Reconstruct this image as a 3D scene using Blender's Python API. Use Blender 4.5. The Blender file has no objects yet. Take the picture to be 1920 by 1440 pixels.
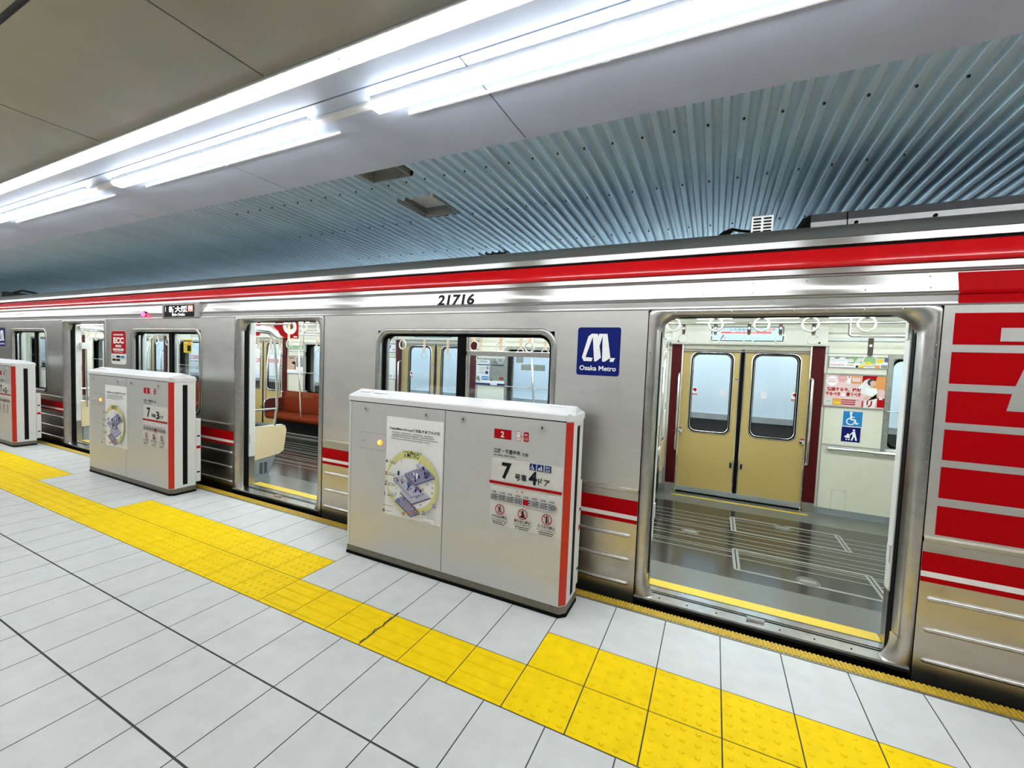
import bpy, bmesh, math, random
from mathutils import Vector, Matrix
random.seed(7)
SC = bpy.context.scene
COL = SC.collection

# ------------------------------------------------------------------ camera, light, exposure
CAM_H = 1.5531
YAW, PITCH, ROLL, FPX = -0.4471, -0.0515, 0.0390, 789.46
def camera():
    a, b, c = YAW, PITCH, ROLL
    f = Vector((math.sin(a)*math.cos(b), math.cos(a)*math.cos(b), math.sin(b)))
    rt = Vector((math.cos(a), -math.sin(a), 0)); up = rt.cross(f)
    r2 = rt*math.cos(c)+up*math.sin(c); u2 = -rt*math.sin(c)+up*math.cos(c)
    m = Matrix((( r2.x, u2.x, -f.x, 0), (r2.y, u2.y, -f.y, 0), (r2.z, u2.z, -f.z, CAM_H), (0, 0, 0, 1)))
    cd = bpy.data.cameras.new('camera'); cd.sensor_fit = 'HORIZONTAL'; cd.sensor_width = 36.0
    cd.lens = FPX/1920*36.0; cd.clip_start = 0.02; cd.clip_end = 200
    o = bpy.data.objects.new('camera', cd); o.matrix_world = m; COL.objects.link(o); SC.camera = o
camera()
W = bpy.data.worlds.new('world'); SC.world = W; W.use_nodes = True
W.node_tree.nodes['Background'].inputs[0].default_value = (0.55, 0.6, 0.65, 1)
W.node_tree.nodes['Background'].inputs[1].default_value = 0.05
SC.view_settings.view_transform = 'Standard'; SC.view_settings.look = 'None'
SC.view_settings.exposure = 1.15; SC.view_settings.gamma = 1.0; SC.view_settings.use_curve_mapping = False
LAMP_W = 16.0      # platform LED tubes
LAMP_C = 3.0       # warm cove strip
LAMP_T = 21.0       # lamps inside the train
LAMP_F = 15.0      # tubes washing the wall behind the track
CEIL = 2.90

# ------------------------------------------------------------------ materials
MATS = {}
def M(name, col=(.5, .5, .5), rough=.5, metal=0.0, emit=0.0, noise=None, bump=None, aniso=0.0, spec=.5, coat=0.0, dirt=None):
    if name in MATS: return MATS[name]
    m = bpy.data.materials.new(name); m.use_nodes = True
    nt = m.node_tree; n = nt.nodes; l = nt.links
    p = n['Principled BSDF']
    p.inputs['Base Color'].default_value = (*col, 1); p.inputs['Roughness'].default_value = rough
    p.inputs['Metallic'].default_value = metal; p.inputs['Specular IOR Level'].default_value = spec
    p.inputs['Coat Weight'].default_value = coat; p.inputs['Coat Roughness'].default_value = .08
    if emit:
        p.inputs['Emission Color'].default_value = (*col, 1); p.inputs['Emission Strength'].default_value = emit
    tc = n.new('ShaderNodeTexCoord')
    if noise:
        sc_, amt = noise[:2]
        t = n.new('ShaderNodeTexNoise'); t.inputs['Scale'].default_value = sc_; t.inputs['Detail'].default_value = 4
        mp = n.new('ShaderNodeMapping'); mp.inputs['Scale'].default_value = noise[2] if len(noise) > 2 else (1, 1, 1)
        l.new(tc.outputs['Object'], mp.inputs[0]); l.new(mp.outputs[0], t.inputs['Vector'])
        r = n.new('ShaderNodeMapRange'); r.inputs[3].default_value = 1-amt; r.inputs[4].default_value = 1+amt
        r.inputs[1].default_value = .3; r.inputs[2].default_value = .7
        l.new(t.outputs['Fac'], r.inputs[0])
        mx = n.new('ShaderNodeMix'); mx.data_type = 'RGBA'; mx.blend_type = 'MULTIPLY'; mx.inputs[0].default_value = 1
        mx.inputs[6].default_value = (*col, 1); l.new(r.outputs[0], mx.inputs[7])
        l.new(mx.outputs[2], p.inputs['Base Color'])
    if dirt:
        # scattered scuffs and stains with a shape of their own
        t = n.new('ShaderNodeTexNoise'); t.inputs['Scale'].default_value = dirt[0]; t.inputs['Detail'].default_value = 6
        l.new(tc.outputs['Object'], t.inputs['Vector'])
        r = n.new('ShaderNodeMapRange'); r.inputs[1].default_value = .60; r.inputs[2].default_value = .78
        r.inputs[3].default_value = 1; r.inputs[4].default_value = 1-dirt[1]; l.new(t.outputs['Fac'], r.inputs[0])
        mx = n.new('ShaderNodeMix'); mx.data_type = 'RGBA'; mx.blend_type = 'MULTIPLY'; mx.inputs[0].default_value = 1
        src = p.inputs['Base Color'].links[0].from_socket if p.inputs['Base Color'].links else None
        if src: l.new(src, mx.inputs[6])
        else: mx.inputs[6].default_value = (*col, 1)
        l.new(r.outputs[0], mx.inputs[7]); l.new(mx.outputs[2], p.inputs['Base Color'])
    if bump:
        t = n.new('ShaderNodeTexNoise'); t.inputs['Scale'].default_value = bump[0]; t.inputs['Detail'].default_value = 3
        l.new(tc.outputs['Object'], t.inputs['Vector'])
        b = n.new('ShaderNodeBump'); b.inputs['Strength'].default_value = bump[1]; b.inputs['Distance'].default_value = .002
        l.new(t.outputs['Fac'], b.inputs['Height']); l.new(b.outputs[0], p.inputs['Normal'])
    if aniso:
        p.inputs['Anisotropic'].default_value = aniso; p.inputs['Anisotropic Rotation'].default_value = .25
        tg = n.new('ShaderNodeTangent'); tg.direction_type = 'RADIAL'; tg.axis = 'Z'
        l.new(tg.outputs[0], p.inputs['Tangent'])
    MATS[name] = m; return m
def glass(name, tint=(.93, .97, 1), refl=.07):
    m = bpy.data.materials.new(name); m.use_nodes = True; nt = m.node_tree; n = nt.nodes; l = nt.links
    n.remove(n['Principled BSDF'])
    t = n.new('ShaderNodeBsdfTransparent'); t.inputs[0].default_value = (*tint, 1)
    g = n.new('ShaderNodeBsdfGlossy'); g.inputs['Roughness'].default_value = .02
    mx = n.new('ShaderNodeMixShader'); mx.inputs[0].default_value = refl
    l.new(t.outputs[0], mx.inputs[1]); l.new(g.outputs[0], mx.inputs[2]); l.new(mx.outputs[0], n['Material Output'].inputs[0])
    MATS[name] = m; return m

M('tile', (.63, .655, .655), .42, noise=(9, .05), bump=(220, .25), dirt=(2.2, .12))
M('grout', (.055, .05, .055), .9, noise=(30, .2))
M('yellow', (.93, .66, .003), .6, spec=.12, noise=(14, .05), dirt=(6, .12))
M('yellow_edge', (.55, .37, .03), .55, noise=(60, .25))
M('edge_steel', (.30, .31, .28), .45, metal=.8, noise=(20, .1))
M('concrete', (.05, .05, .05), .9, noise=(5, .3))
M('ceil', (.36, .35, .31), .36, metal=.60, noise=(3, .06), bump=(180, .10))
M('soffit', (.50, .57, .70), .50, metal=.25, noise=(3, .05), bump=(180, .08))
M('joint_light', (.50, .49, .43), .5, noise=(10, .1))
M('joint_dark', (.04, .04, .045), .6, noise=(10, .1))
M('corr', (.54, .72, .83), .42, metal=.40, noise=(2, .10, (1, .3, 1)))
M('screw_dark', (.02, .03, .035), .5, metal=.5, noise=(60, .1))
M('hatch_frame', (.24, .24, .225), .5, noise=(20, .1))
M('hatch_in', (.82, .84, .82), .6, noise=(9, .1))  # lightened so the recess boards read as lit
M('lamp_body', (.72, .73, .74), .4, noise=(20, .04))
M('led', (.93, .96, 1.0), .4, emit=LAMP_W, noise=(3, .01))
M('led_warm', (1.0, .87, .58), .4, emit=LAMP_C, noise=(3, .01))
M('led_train', (.86, .95, 1.0), .4, emit=LAMP_T, noise=(3, .01))
M('led_train_back', (.86, .95, 1.0), .4, emit=LAMP_T*.22, noise=(3, .01))
M('led_wall', (.86, .95, 1.0), .4, emit=LAMP_F, noise=(3, .01))
M('steel', (.66, .645, .61), .38, metal=1.0, noise=(9, .05, (.3, 1, 1)), aniso=.5, bump=(420, .06), dirt=(3, .10))
M('steel_low', (.54, .51, .46), .27, metal=1.0, noise=(9, .07, (.3, 1, 1)), aniso=.5, bump=(420, .14), dirt=(5, .25))
M('steel_board', (.46, .46, .445), .30, metal=1.0, noise=(40, .05, (.05, 1, 1)), aniso=.9)
M('steel_frame', (.50, .48, .45), .30, metal=1.0, noise=(20, .08), dirt=(6, .18))
M('steel_sill', (.62, .61, .58), .24, metal=1.0, noise=(25, .10), dirt=(8, .3))
M('roof', (.33, .32, .30), .42, metal=.9, noise=(12, .12, (.2, 1, 1)))
M('chrome', (.80, .80, .79), .10, metal=1.0, noise=(20, .03))
M('red', (.58, .001, .004), .16, noise=(8, .05), spec=.4)
M('red_film', (.42, .001, .004), .5, noise=(40, .05), spec=.05)
M('red_dark', (.20, .004, .008), .4, noise=(20, .05))
M('white_film', (.80, .80, .80), .4, spec=.06, noise=(20, .03))
M('rubber', (.004, .004, .004), .7, spec=.08, noise=(20, .1))
M('black', (.006, .006, .007), .6, spec=.12, noise=(20, .1))
M('black_print', (.016, .016, .018), .5, spec=.06, noise=(20, .05))
M('grey_print', (.33, .33, .34), .5, noise=(20, .05))
M('gate', (.61, .61, .595), .36, metal=.30, noise=(160, .07), bump=(420, .12), dirt=(4, .05))
M('gate_cap', (.72, .73, .74), .4, noise=(30, .03))
M('gate_end', (.70, .71, .70), .4, noise=(30, .03))
M('gate_base', (.20, .18, .14), .36, metal=.8, noise=(30, .10))
M('gate_red', (.52, .016, .006), .35, noise=(20, .05))
M('sheet', (.70, .695, .67), .40, noise=(30, .03))
M('amber', (1.0, .22, .01), .3, emit=1.2, noise=(3, .01))
M('amber_core', (1.0, .48, .06), .3, emit=1.6, noise=(3, .01))
M('paper', (.88, .89, .89), .55, spec=.06, noise=(30, .02))
M('print_red', (.42, .006, .010), .5, spec=.06, noise=(20, .04))
M('print_blue', (.012, .035, .20), .5, spec=.06, noise=(20, .05))
M('logo_blue', (.010, .018, .150), .38, spec=.06, noise=(20, .05))
M('sky_blue', (.03, .24, .55), .45, spec=.06, noise=(20, .04))
M('navy', (.008, .012, .13), .45, spec=.06, noise=(20, .04))
M('pale_yellow', (.73, .71, .28), .55, noise=(20, .03))
M('lilac', (.30, .29, .47), .55, noise=(20, .08))
M('lilac_dark', (.10, .095, .20), .55, noise=(20, .10))
M('lilac_pale', (.52, .52, .66), .55, noise=(20, .05))
M('skin', (.66, .46, .36), .6, noise=(20, .03))
M('hair', (.07, .035, .025), .6, noise=(20, .1))
M('pink', (.76, .36, .38), .55, noise=(20, .04))
M('pink_pale', (.80, .58, .56), .55, noise=(20, .04))
M('orange', (.78, .33, .09), .55, noise=(20, .05))
M('green', (.25, .52, .22), .55, noise=(20, .06))
M('sign_yellow', (.80, .62, .03), .5, noise=(20, .05))
M('led_red', (1.0, .03, .09), .2, emit=5.0, noise=(3, .01))
M('led_text', (1.0, .96, .95), .3, emit=.5, noise=(3, .01))
M('led_red_text', (1.0, .25, .22), .3, emit=.5, noise=(3, .01))
M('cream', (.74, .735, .625), .42, noise=(12, .02))
M('cream_header', (.60, .60, .525), .5, noise=(12, .03), spec=.2)
M('cream_dark', (.45, .44, .38), .5, noise=(12, .04))
M('ivory', (.62, .64, .62), .4, noise=(12, .02))
M('wood_gold', (.50, .365, .125), .42, noise=(90, .08))
M('wood_cream', (.74, .62, .39), .42, noise=(60, .04))
M('pillar_red', (.075, .006, .007), .5, spec=.12, noise=(20, .06))
M('seat_red', (.19, .026, .006), .85, spec=.1, noise=(120, .14), bump=(300, .2))
M('seat_fig', (.27, .085, .02), .85, noise=(120, .15))
M('seat_dark', (.10, .014, .012), .7, noise=(40, .1))
M('box_grey', (.33, .38, .40), .45, metal=.4, noise=(15, .06))
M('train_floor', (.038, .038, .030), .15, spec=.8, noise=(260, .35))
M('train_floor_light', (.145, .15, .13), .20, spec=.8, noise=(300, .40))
M('floor_line', (.30, .31, .28), .35, noise=(20, .06))
M('floor_yellow', (.78, .56, .06), .35, noise=(120, .12))
M('strap', (.055, .035, .020), .5, noise=(40, .1))
M('strap_ad', (.72, .52, .36), .55, noise=(40, .1))
M('ring', (.66, .67, .61), .3, noise=(20, .02))
M('wall_light', (.70, .80, .86), .5, noise=(2, .03))
M('wall_dark', (.02, .022, .022), .6, noise=(4, .4))
M('wall_ledge', (.34, .36, .36), .5, noise=(6, .15))
M('wall_plain', (.42, .42, .40), .6, noise=(4, .05))
M('ac_grey', (.055, .055, .057), .55, noise=(30, .08))
M('ac_band', (.42, .42, .42), .45, metal=.5, noise=(20, .05))
M('louvre', (.60, .60, .59), .4, metal=.7, noise=(20, .06))
M('screen', (.42, .58, .66), .5, spec=.1, emit=.18, noise=(3, .01))
M('screen_red', (.78, .05, .05), .3, emit=.25, noise=(3, .01))
M('screen_navy', (.01, .03, .12), .4, noise=(3, .01))
glass('glass'); glass('glass_far', (.95, .98, 1.0), .05)

# ------------------------------------------------------------------ mesh helper
class MB:
    def __init__(s): s.v = []; s.f = []; s.m = []; s.mats = []; s.cur = 0; s.sm = []; s.smooth = False
    def use(s, mat, smooth=None):
        if mat not in s.mats: s.mats.append(mat)
        s.cur = s.mats.index(mat)
        if smooth is not None: s.smooth = smooth
        return s
    def add(s, vs, fs, smooth=None):
        b = len(s.v); s.v += [tuple(v) for v in vs]
        for f in fs:
            s.f.append(tuple(i+b for i in f)); s.m.append(s.cur); s.sm.append(s.smooth if smooth is None else smooth)
        return s
    def box(s, x0, x1, y0, y1, z0, z1, b=0.0):
        if x0 > x1: x0, x1 = x1, x0
        if y0 > y1: y0, y1 = y1, y0
        if z0 > z1: z0, z1 = z1, z0
        if b <= 0:
            vs = [(x, y, z) for x in (x0, x1) for y in (y0, y1) for z in (z0, z1)]
            return s.add(vs, [(0, 1, 3, 2), (4, 6, 7, 5), (0, 4, 5, 1), (2, 3, 7, 6), (0, 2, 6, 4), (1, 5, 7, 3)], False)
        bm = bmesh.new(); bmesh.ops.create_cube(bm, size=1)
        for v in bm.verts: v.co = Vector(((x0+x1)/2+v.co.x*(x1-x0), (y0+y1)/2+v.co.y*(y1-y0), (z0+z1)/2+v.co.z*(z1-z0)))
        bmesh.ops.bevel(bm, geom=bm.edges[:], offset=min(b, .49*min(x1-x0, y1-y0, z1-z0)), segments=2, profile=.6, affect='EDGES')
        return s.bm(bm)
    def bm(s, bm, smooth=False):
        bm.verts.index_update()
        s.add([v.co[:] for v in bm.verts], [[v.index for v in f.verts] for f in bm.faces], smooth); bm.free(); return s
    def tube(s, path, r, seg=10, cap=True, flat=None):
        P = [Vector(p) for p in path]; n = len(P); rings = []
        t0 = (P[1]-P[0]).normalized(); ref = Vector((0, 0, 1)) if abs(t0.z) < .9 else Vector((1, 0, 0))
        u = t0.cross(ref).normalized()
        for i in range(n):
            t = ((P[min(i+1, n-1)]-P[i]).normalized()+(P[i]-P[max(i-1, 0)]).normalized()).normalized() if 0 < i < n-1 else (P[1]-P[0] if i == 0 else P[-1]-P[-2]).normalized()
            u = (u-t*u.dot(t)).normalized(); w = t.cross(u)
            rr = r[i] if isinstance(r, (list, tuple)) else r
            rings.append([P[i]+(u*math.cos(2*math.pi*k/seg)+w*math.sin(2*math.pi*k/seg)*(flat or 1))*rr for k in range(seg)])
        vs = [p for q in rings for p in q]; fs = []
        for i in range(n-1):
            for k in range(seg):
                k2 = (k+1) % seg; fs.append((i*seg+k, i*seg+k2, (i+1)*seg+k2, (i+1)*seg+k))
        s.add(vs, fs, True)
        if cap:
            s.add(rings[0], [tuple(range(seg))[::-1]], False); s.add(rings[-1], [tuple(range(seg))], False)
        return s
    def torus(s, c, R, r, U, V, n=28, k=8, rz=None):
        c = Vector(c); U = Vector(U); V = Vector(V); N = U.cross(V); vs = []; fs = []
        for i in range(n):
            a = 2*math.pi*i/n; d = U*math.cos(a)+V*math.sin(a)
            for j in range(k):
                b = 2*math.pi*j/k; vs.append(c+d*(R+r*math.cos(b))+N*(rz or r)*math.sin(b))
        for i in range(n):
            for j in range(k):
                i2 = (i+1) % n; j2 = (j+1) % k; fs.append((i*k+j, i2*k+j, i2*k+j2, i*k+j2))
        return s.add(vs, fs, True)
    def extr(s, prof, x0, x1, closed=False, smooth=False):
        n = len(prof); vs = [(x0, y, z) for y, z in prof]+[(x1, y, z) for y, z in prof]
        m = n if closed else n-1
        fs = [(i, (i+1) % n, n+(i+1) % n, n+i) for i in range(m)]
        s.add(vs, fs, smooth)
        if closed: s.add(vs, [tuple(range(n))[::-1], tuple(range(n, 2*n))], False)
        return s
    def prism(s, pts, o, U, V, d):
        """closed 2D outline pts in plane (o,U,V) thickened by d along U x V"""
        o = Vector(o); U = Vector(U); V = Vector(V); N = U.cross(V).normalized(); n = len(pts)
        A = [o+U*a+V*b for a, b in pts]; B = [p+N*d for p in A]
        fs = [tuple(range(n))[::-1], tuple(range(n, 2*n))]+[(i, (i+1) % n, n+(i+1) % n, n+i) for i in range(n)]
        return s.add(A+B, fs, False)
    def loops(s, loops, smooth=False, close_last=False, close_first=False):
        n = len(loops[0]); vs = [p for q in loops for p in q]; fs = []
        for i in range(len(loops)-1):
            for k in range(n):
                k2 = (k+1) % n; fs.append((i*n+k, i*n+k2, (i+1)*n+k2, (i+1)*n+k))
        s.add(vs, fs, smooth)
        if close_last: s.add(loops[-1], [tuple(range(n))], False)
        if close_first: s.add(loops[0], [tuple(range(n))[::-1]], False)
        return s
    def build(s, name, parent=None, **tags):
        me = bpy.data.meshes.new(name); me.from_pydata(s.v, [], s.f)
        for mt in s.mats: me.materials.append(MATS[mt])
        me.polygons.foreach_set('material_index', s.m); me.polygons.foreach_set('use_smooth', s.sm)
        bm = bmesh.new(); bm.from_mesh(me); bmesh.ops.recalc_face_normals(bm, faces=bm.faces[:]); bm.to_mesh(me); bm.free()
        me.update()
        o = bpy.data.objects.new(name, me); COL.objects.link(o)
        if parent is not None:
            o.parent = parent
            if parent.type == 'EMPTY': o.matrix_parent_inverse = Matrix.Translation(-Vector(parent.location))
        tag(o, **tags); return o
def tag(o, label=None, cat=None, group=None, kind=None):
    if label: o['label'] = label
    if cat: o['category'] = cat
    if group: o['group'] = group
    if kind: o['kind'] = kind
    return o
def thing(name, loc, label, cat, group=None):
    o = bpy.data.objects.new(name, None); o.empty_display_size = .1; o.location = loc; COL.objects.link(o)
    return tag(o, label, cat, group)
def copy_tree(o, parent=None):
    c = o.copy(); COL.objects.link(c)
    if parent is not None: c.parent = parent
    for ch in list(o.children): copy_tree(ch, c)
    return c
def rrect(x0, x1, z0, z1, r, n=6, rb=None):
    """rounded rectangle outline, counter-clockwise, rb = radius of the lower corners"""
    rb = r if rb is None else rb; P = []
    for cx, cz, q, a in ((x1-rb, z0+rb, rb, -90), (x1-r, z1-r, r, 0), (x0+r, z1-r, r, 90), (x0+rb, z0+rb, rb, 180)):
        for i in range(n+1):
            t = math.radians(a+90*i/n); P.append((cx+q*math.cos(t), cz+q*math.sin(t)))
    return P

# ------------------------------------------------------------------ lettering and flat print
_tc = {}
def glyphs(txt, bold=0.0, shear=0.0):
    k = (txt, bold, shear)
    if k in _tc: return _tc[k]
    cu = bpy.data.curves.new('lettering', 'FONT'); cu.body = txt; cu.size = 1; cu.resolution_u = 3; cu.offset = bold; cu.shear = shear
    o = bpy.data.objects.new('lettering', cu); COL.objects.link(o)
    dg = bpy.context.evaluated_depsgraph_get(); ev = o.evaluated_get(dg); me = ev.to_mesh()
    vs = [tuple(v.co) for v in me.vertices]; fs = [tuple(p.vertices) for p in me.polygons]
    ev.to_mesh_clear(); bpy.data.objects.remove(o); bpy.data.curves.remove(cu)
    xs = [v[0] for v in vs] or [0]; ys = [v[1] for v in vs] or [0]
    _tc[k] = (vs, fs, min(xs), max(xs), min(ys), max(ys)); return _tc[k]
class Print:
    """flat print on a plane: o origin, U right, V up, N towards the viewer"""
    def __init__(s, mb, o=(0, 0, 0), U=(1, 0, 0), V=(0, 0, 1)):
        s.mb = mb; s.o = Vector(o); s.U = Vector(U).normalized(); s.V = Vector(V).normalized(); s.N = s.U.cross(s.V); s.k = 1
    def P(s, u, v, h): return s.o+s.U*u+s.V*v+s.N*h
    def poly(s, pts, mat, h=None):
        s.k += 1; h = s.k*.00012 if h is None else h
        s.mb.use(mat); s.mb.add([s.P(u, v, h) for u, v in pts], [tuple(range(len(pts)))], False); return s
    def rect(s, u0, v0, u1, v1, mat): return s.poly([(u0, v0), (u1, v0), (u1, v1), (u0, v1)], mat)
    def rr(s, u0, v0, u1, v1, r, mat): return s.poly(rrect(u0, u1, v0, v1, r, 4), mat)
    def ell(s, u, v, a, b, mat, n=28): return s.poly([(u+a*math.cos(2*math.pi*i/n), v+b*math.sin(2*math.pi*i/n)) for i in range(n)], mat)
    def ring(s, u, v, a, b, w, mat, n=32, a0=0, a1=360):
        s.k += 1; h = s.k*.00012; s.mb.use(mat); vs = []; fs = []
        for i in range(n+1):
            t = math.radians(a0+(a1-a0)*i/n); vs += [s.P(u+a*math.cos(t), v+b*math.sin(t), h), s.P(u+(a-w)*math.cos(t), v+(b-w)*math.sin(t), h)]
        for i in range(n): fs.append((2*i, 2*i+2, 2*i+3, 2*i+1))
        s.mb.add(vs, fs, False); return s
    def line(s, u0, v0, u1, v1, w, mat):
        d = Vector((u1-u0, v1-v0)); d.normalize(); n = Vector((-d.y, d.x))*w/2
        return s.poly([(u0-n.x, v0-n.y), (u1-n.x, v1-n.y), (u1+n.x, v1+n.y), (u0+n.x, v0+n.y)], mat)
    def text(s, txt, u0, v0, mat, h=None, w=None, bold=0.0):
        """ink box starts at (u0,v0); h = ink height, w = ink width (either may be left to the font)"""
        vs, fs, x0, x1, y0, y1 = glyphs(txt, bold)
        if not fs: return s
        sy = (h/(y1-y0)) if h else w/(x1-x0); sx = (w/(x1-x0)) if w else sy
        s.k += 1; hh = s.k*.00012; s.mb.use(mat)
        s.mb.add([s.P(u0+(x-x0)*sx, v0+(y-y0)*sy, hh) for x, y, _ in vs], fs, False); return s
    def greek(s, u0, v0, u1, h, mat, seed=0, fill=.8):
        """a line of print too small to read: short dashes"""
        rnd = random.Random(seed); u = u0
        while u < u1-.001:
            wd = h*(.6+.8*rnd.random()); 
            if rnd.random() < fill: s.rect(u, v0, min(u+wd, u1), v0+h, mat)
            u += wd+h*.35
        return s

def person_walk(p, u, v, h, mat, run=False):
    p.ell(u+.08*h, v+.90*h, .095*h, .095*h, mat, 12)
    p.line(u+.03*h, v+.78*h, u-.03*h, v+.42*h, .20*h, mat)
    p.line(u-.02*h, v+.46*h, u-.20*h, v+.02*h, .12*h, mat); p.line(u-.02*h, v+.46*h, u+.16*h, v+.25*h, .12*h, mat); p.line(u+.15*h, v+.28*h, u+.12*h, v+.02*h, .11*h, mat)
    p.line(u+.03*h, v+.74*h, u+.24*h, v+.55*h, .09*h, mat); p.line(u+.0*h, v+.74*h, u-.20*h, v+.58*h, .09*h, mat)
def wheelchair(p, u, v, h, mat):
    p.ell(u-.06*h, v+.90*h, .09*h, .09*h, mat, 14); p.line(u-.06*h, v+.80*h, u-.04*h, v+.42*h, .11*h, mat)
    p.line(u-.05*h, v+.62*h, u+.17*h, v+.60*h, .07*h, mat); p.line(u-.06*h, v+.43*h, u+.20*h, v+.40*h, .10*h, mat)
    p.line(u+.18*h, v+.43*h, u+.28*h, v+.10*h, .10*h, mat); p.line(u+.26*h, v+.12*h, u+.42*h, v+.17*h, .08*h, mat)
    p.ring(u-.06*h, v+.28*h, .27*h, .27*h, .075*h, mat, 26, 100, 375)
def stroller(p, u, v, h, mat):
    p.ell(u+.20*h, v+.90*h, .085*h, .085*h, mat, 12)
    p.poly([(u+.08*h, v+.76*h), (u+.28*h, v+.80*h), (u+.36*h, v+.40*h), (u+.20*h, v+.30*h), (u+.12*h, v+.45*h)], mat)
    p.line(u+.30*h, v+.45*h, u+.40*h, v+.02*h, .11*h, mat); p.line(u+.20*h, v+.42*h, u+.08*h, v+.02*h, .11*h, mat)
    p.line(u+.12*h, v+.70*h, u-.10*h, v+.44*h, .07*h, mat)
    p.ell(u-.20*h, v+.52*h, .08*h, .07*h, mat, 10); p.poly([(u-.36*h, v+.22*h), (u-.06*h, v+.20*h), (u-.06*h, v+.44*h), (u-.26*h, v+.46*h), (u-.46*h, v+.33*h)], mat)
    p.ell(u-.28*h, v+.08*h, .06*h, .06*h, mat, 10); p.ell(u-.10*h, v+.08*h, .06*h, .06*h, mat, 10)

def metro_mark(p, u, v, w, h, mat, bg=None):
    """slanted double-column M emblem in the ink box (u,v,w,h)"""
    P = lambda pts: p.poly([(u+a*w, v+b*h) for a, b in pts], mat)
    P([(.00, .14), (.11, .14), (.30, .86), (.40, 1.0), (.27, 1.0), (.17, .90)])
    P([(.00, .14), (.06, 0), (.30, 0), (.33, .12), (.22, .14)])
    P([(.30, .98), (.46, 1.0), (.58, .14), (.44, .0), (.38, .0)])
    P([(.46, .30), (.62, 1.0), (.50, 1.0), (.43, .72)])
    P([(.60, 1.0), (.74, 1.0), (.86, .14), (.70, .0), (.62, .0)])
    P([(.86, .14), (.84, 0), (.95, 0), (1.0, .14)])

# ================================================================== the setting
XL, XR = -42.0, 9.0            # extent of the hall along the track
E0, T2, T1, T0, G1, G0 = 2.7025, 2.2463, 1.9434, 1.6436, 1.2425, 0.8425   # joints of the platform paving
EDGE = 2.787
JR = [-1.3837+.3*k for k in range(0, 40)]                 # joints right of the cut tiles
JL = [-1.9114-.2928*k for k in range(0, 140)]             # joints left of them
JT = sorted(JL+[-1.6476]+JR)
JG = [-1.1675-.3*k for k in range(140, -30, -1)]
BLOCKS = [(-.7837, 1.9163), (-5.132, -2.497), (-9.5246, -6.8894)]   # wide warning fields in front of the doors
G_ = .0026
def floor():
    b = MB(); b.use('grout').box(XL, XR, -7.5, E0, -.10, -.0016)
    b.use('tile')
    def q(x0, x1, y0, y1): b.add([(x0+G_, y0+G_, 0), (x1-G_, y0+G_, 0), (x1-G_, y1-G_, 0), (x0+G_, y1-G_, 0)], [(0, 1, 2, 3)], False)
    for x0, x1 in zip(JT, JT[1:]):
        if x1 > XR or x0 < XL: continue
        xm = (x0+x1)/2; inb = any(a < xm < c for a, c in BLOCKS)
        q(x0, x1, T2 if inb else T1, E0)
    y = T0; rows = [(G1, T0), (G0, G1)]
    while y > -7: rows.append((rows[-1][0]-.4, rows[-1][0])); y = rows[-1][0]
    for y0, y1 in rows:
        for x0, x1 in zip(JG, JG[1:]):
            if XL < x0 and x1 < XR: q(x0, x1, y0, y1)
        # the long joints are wider than the cross joints
    b.use('grout')
    for y0, y1 in rows[:3]: b.box(XL, XR, y0-.0042, y0+.0042, -.01, .0003)
    b.build('floor', kind='structure')
floor()

def paving(name, x0, x1, y0, y1, kind, label, joints, far, crack=None):
    b = MB(); xs = [x for x in joints if x0-.02 <= x <= x1+.02]
    ys = [(y0, y1)] if y1-y0 < .4 else [(y0, T1), (T1, y1)]
    for a, c in zip(xs, xs[1:]):
        for ya, yb in ys:
            b.use('yellow'); g = .0030
            b.box(a+g, c-g, ya+g, yb-g, -.0012, .0012)
            L = c-a
            if kind == 'dots':
                for i in range(5):
                    for j in range(5):
                        px = a+L*(.5+i)/5; py = ya+(yb-ya)*(.5+j)/5; n = 8 if far else 12
                        lo = [(px+.0125*math.cos(2*math.pi*k/n), py+.0125*math.sin(2*math.pi*k/n), .0012) for k in range(n)]
                        hi = [(px+.0085*math.cos(2*math.pi*k/n), py+.0085*math.sin(2*math.pi*k/n), .0052) for k in range(n)]
                        b.loops([lo, hi], close_last=True)
            else:
                for j in range(4):
                    py = ya+(yb-ya)*(.5+j)/4
                    b.loops([[(a+.012, py-.015, .0012), (c-.012, py-.015, .0012), (c-.012, py+.015, .0012), (a+.012, py+.015, .0012)],
                             [(a+.016, py-.010, .0062), (c-.016, py-.010, .0062), (c-.016, py+.010, .0062), (a+.016, py+.010, .0062)]], close_last=True)
    if crack is not None:
        # jagged crack along one joint
        rd = random.Random(3); b.use('grout'); y = y0+.01; x = crack
        while y < y1-.02:
            yn = y+.035+.02*rd.random(); xn = crack+rd.uniform(-.010, .010)
            b.add([(x-.004, y, .0066), (x+.004, y, .0066), (xn+.004, yn, .0066), (xn-.004, yn, .0066)], [(0, 1, 2, 3)], False); x, y = xn+.004, yn
    # dark joints show between the yellow tiles
    return tag(b.build(name), label, 'tactile paving')
paving('warning_paving', BLOCKS[0][0], BLOCKS[0][1], T0, T2, 'dots', 'yellow dotted warning tiles before the nearest open door, bottom right', JT, False)
paving('guide_paving', -2.497, -.7837, T0, T1, 'bars', 'yellow barred guide tiles in front of the nearest platform gate, one joint cracked', JT, False, -1.6476)
paving('warning_paving', BLOCKS[1][0], BLOCKS[1][1], T0, T2, 'dots', 'yellow dotted warning tiles before the middle open door', JT, True)
paving('guide_paving', -6.8894, -5.132, T0, T1, 'bars', 'yellow barred guide tiles in front of the gate marked door 3', JT, True)
paving('warning_paving', BLOCKS[2][0], BLOCKS[2][1], T0, T2, 'dots', 'yellow dotted warning tiles before the far left door', JT, True)
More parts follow.
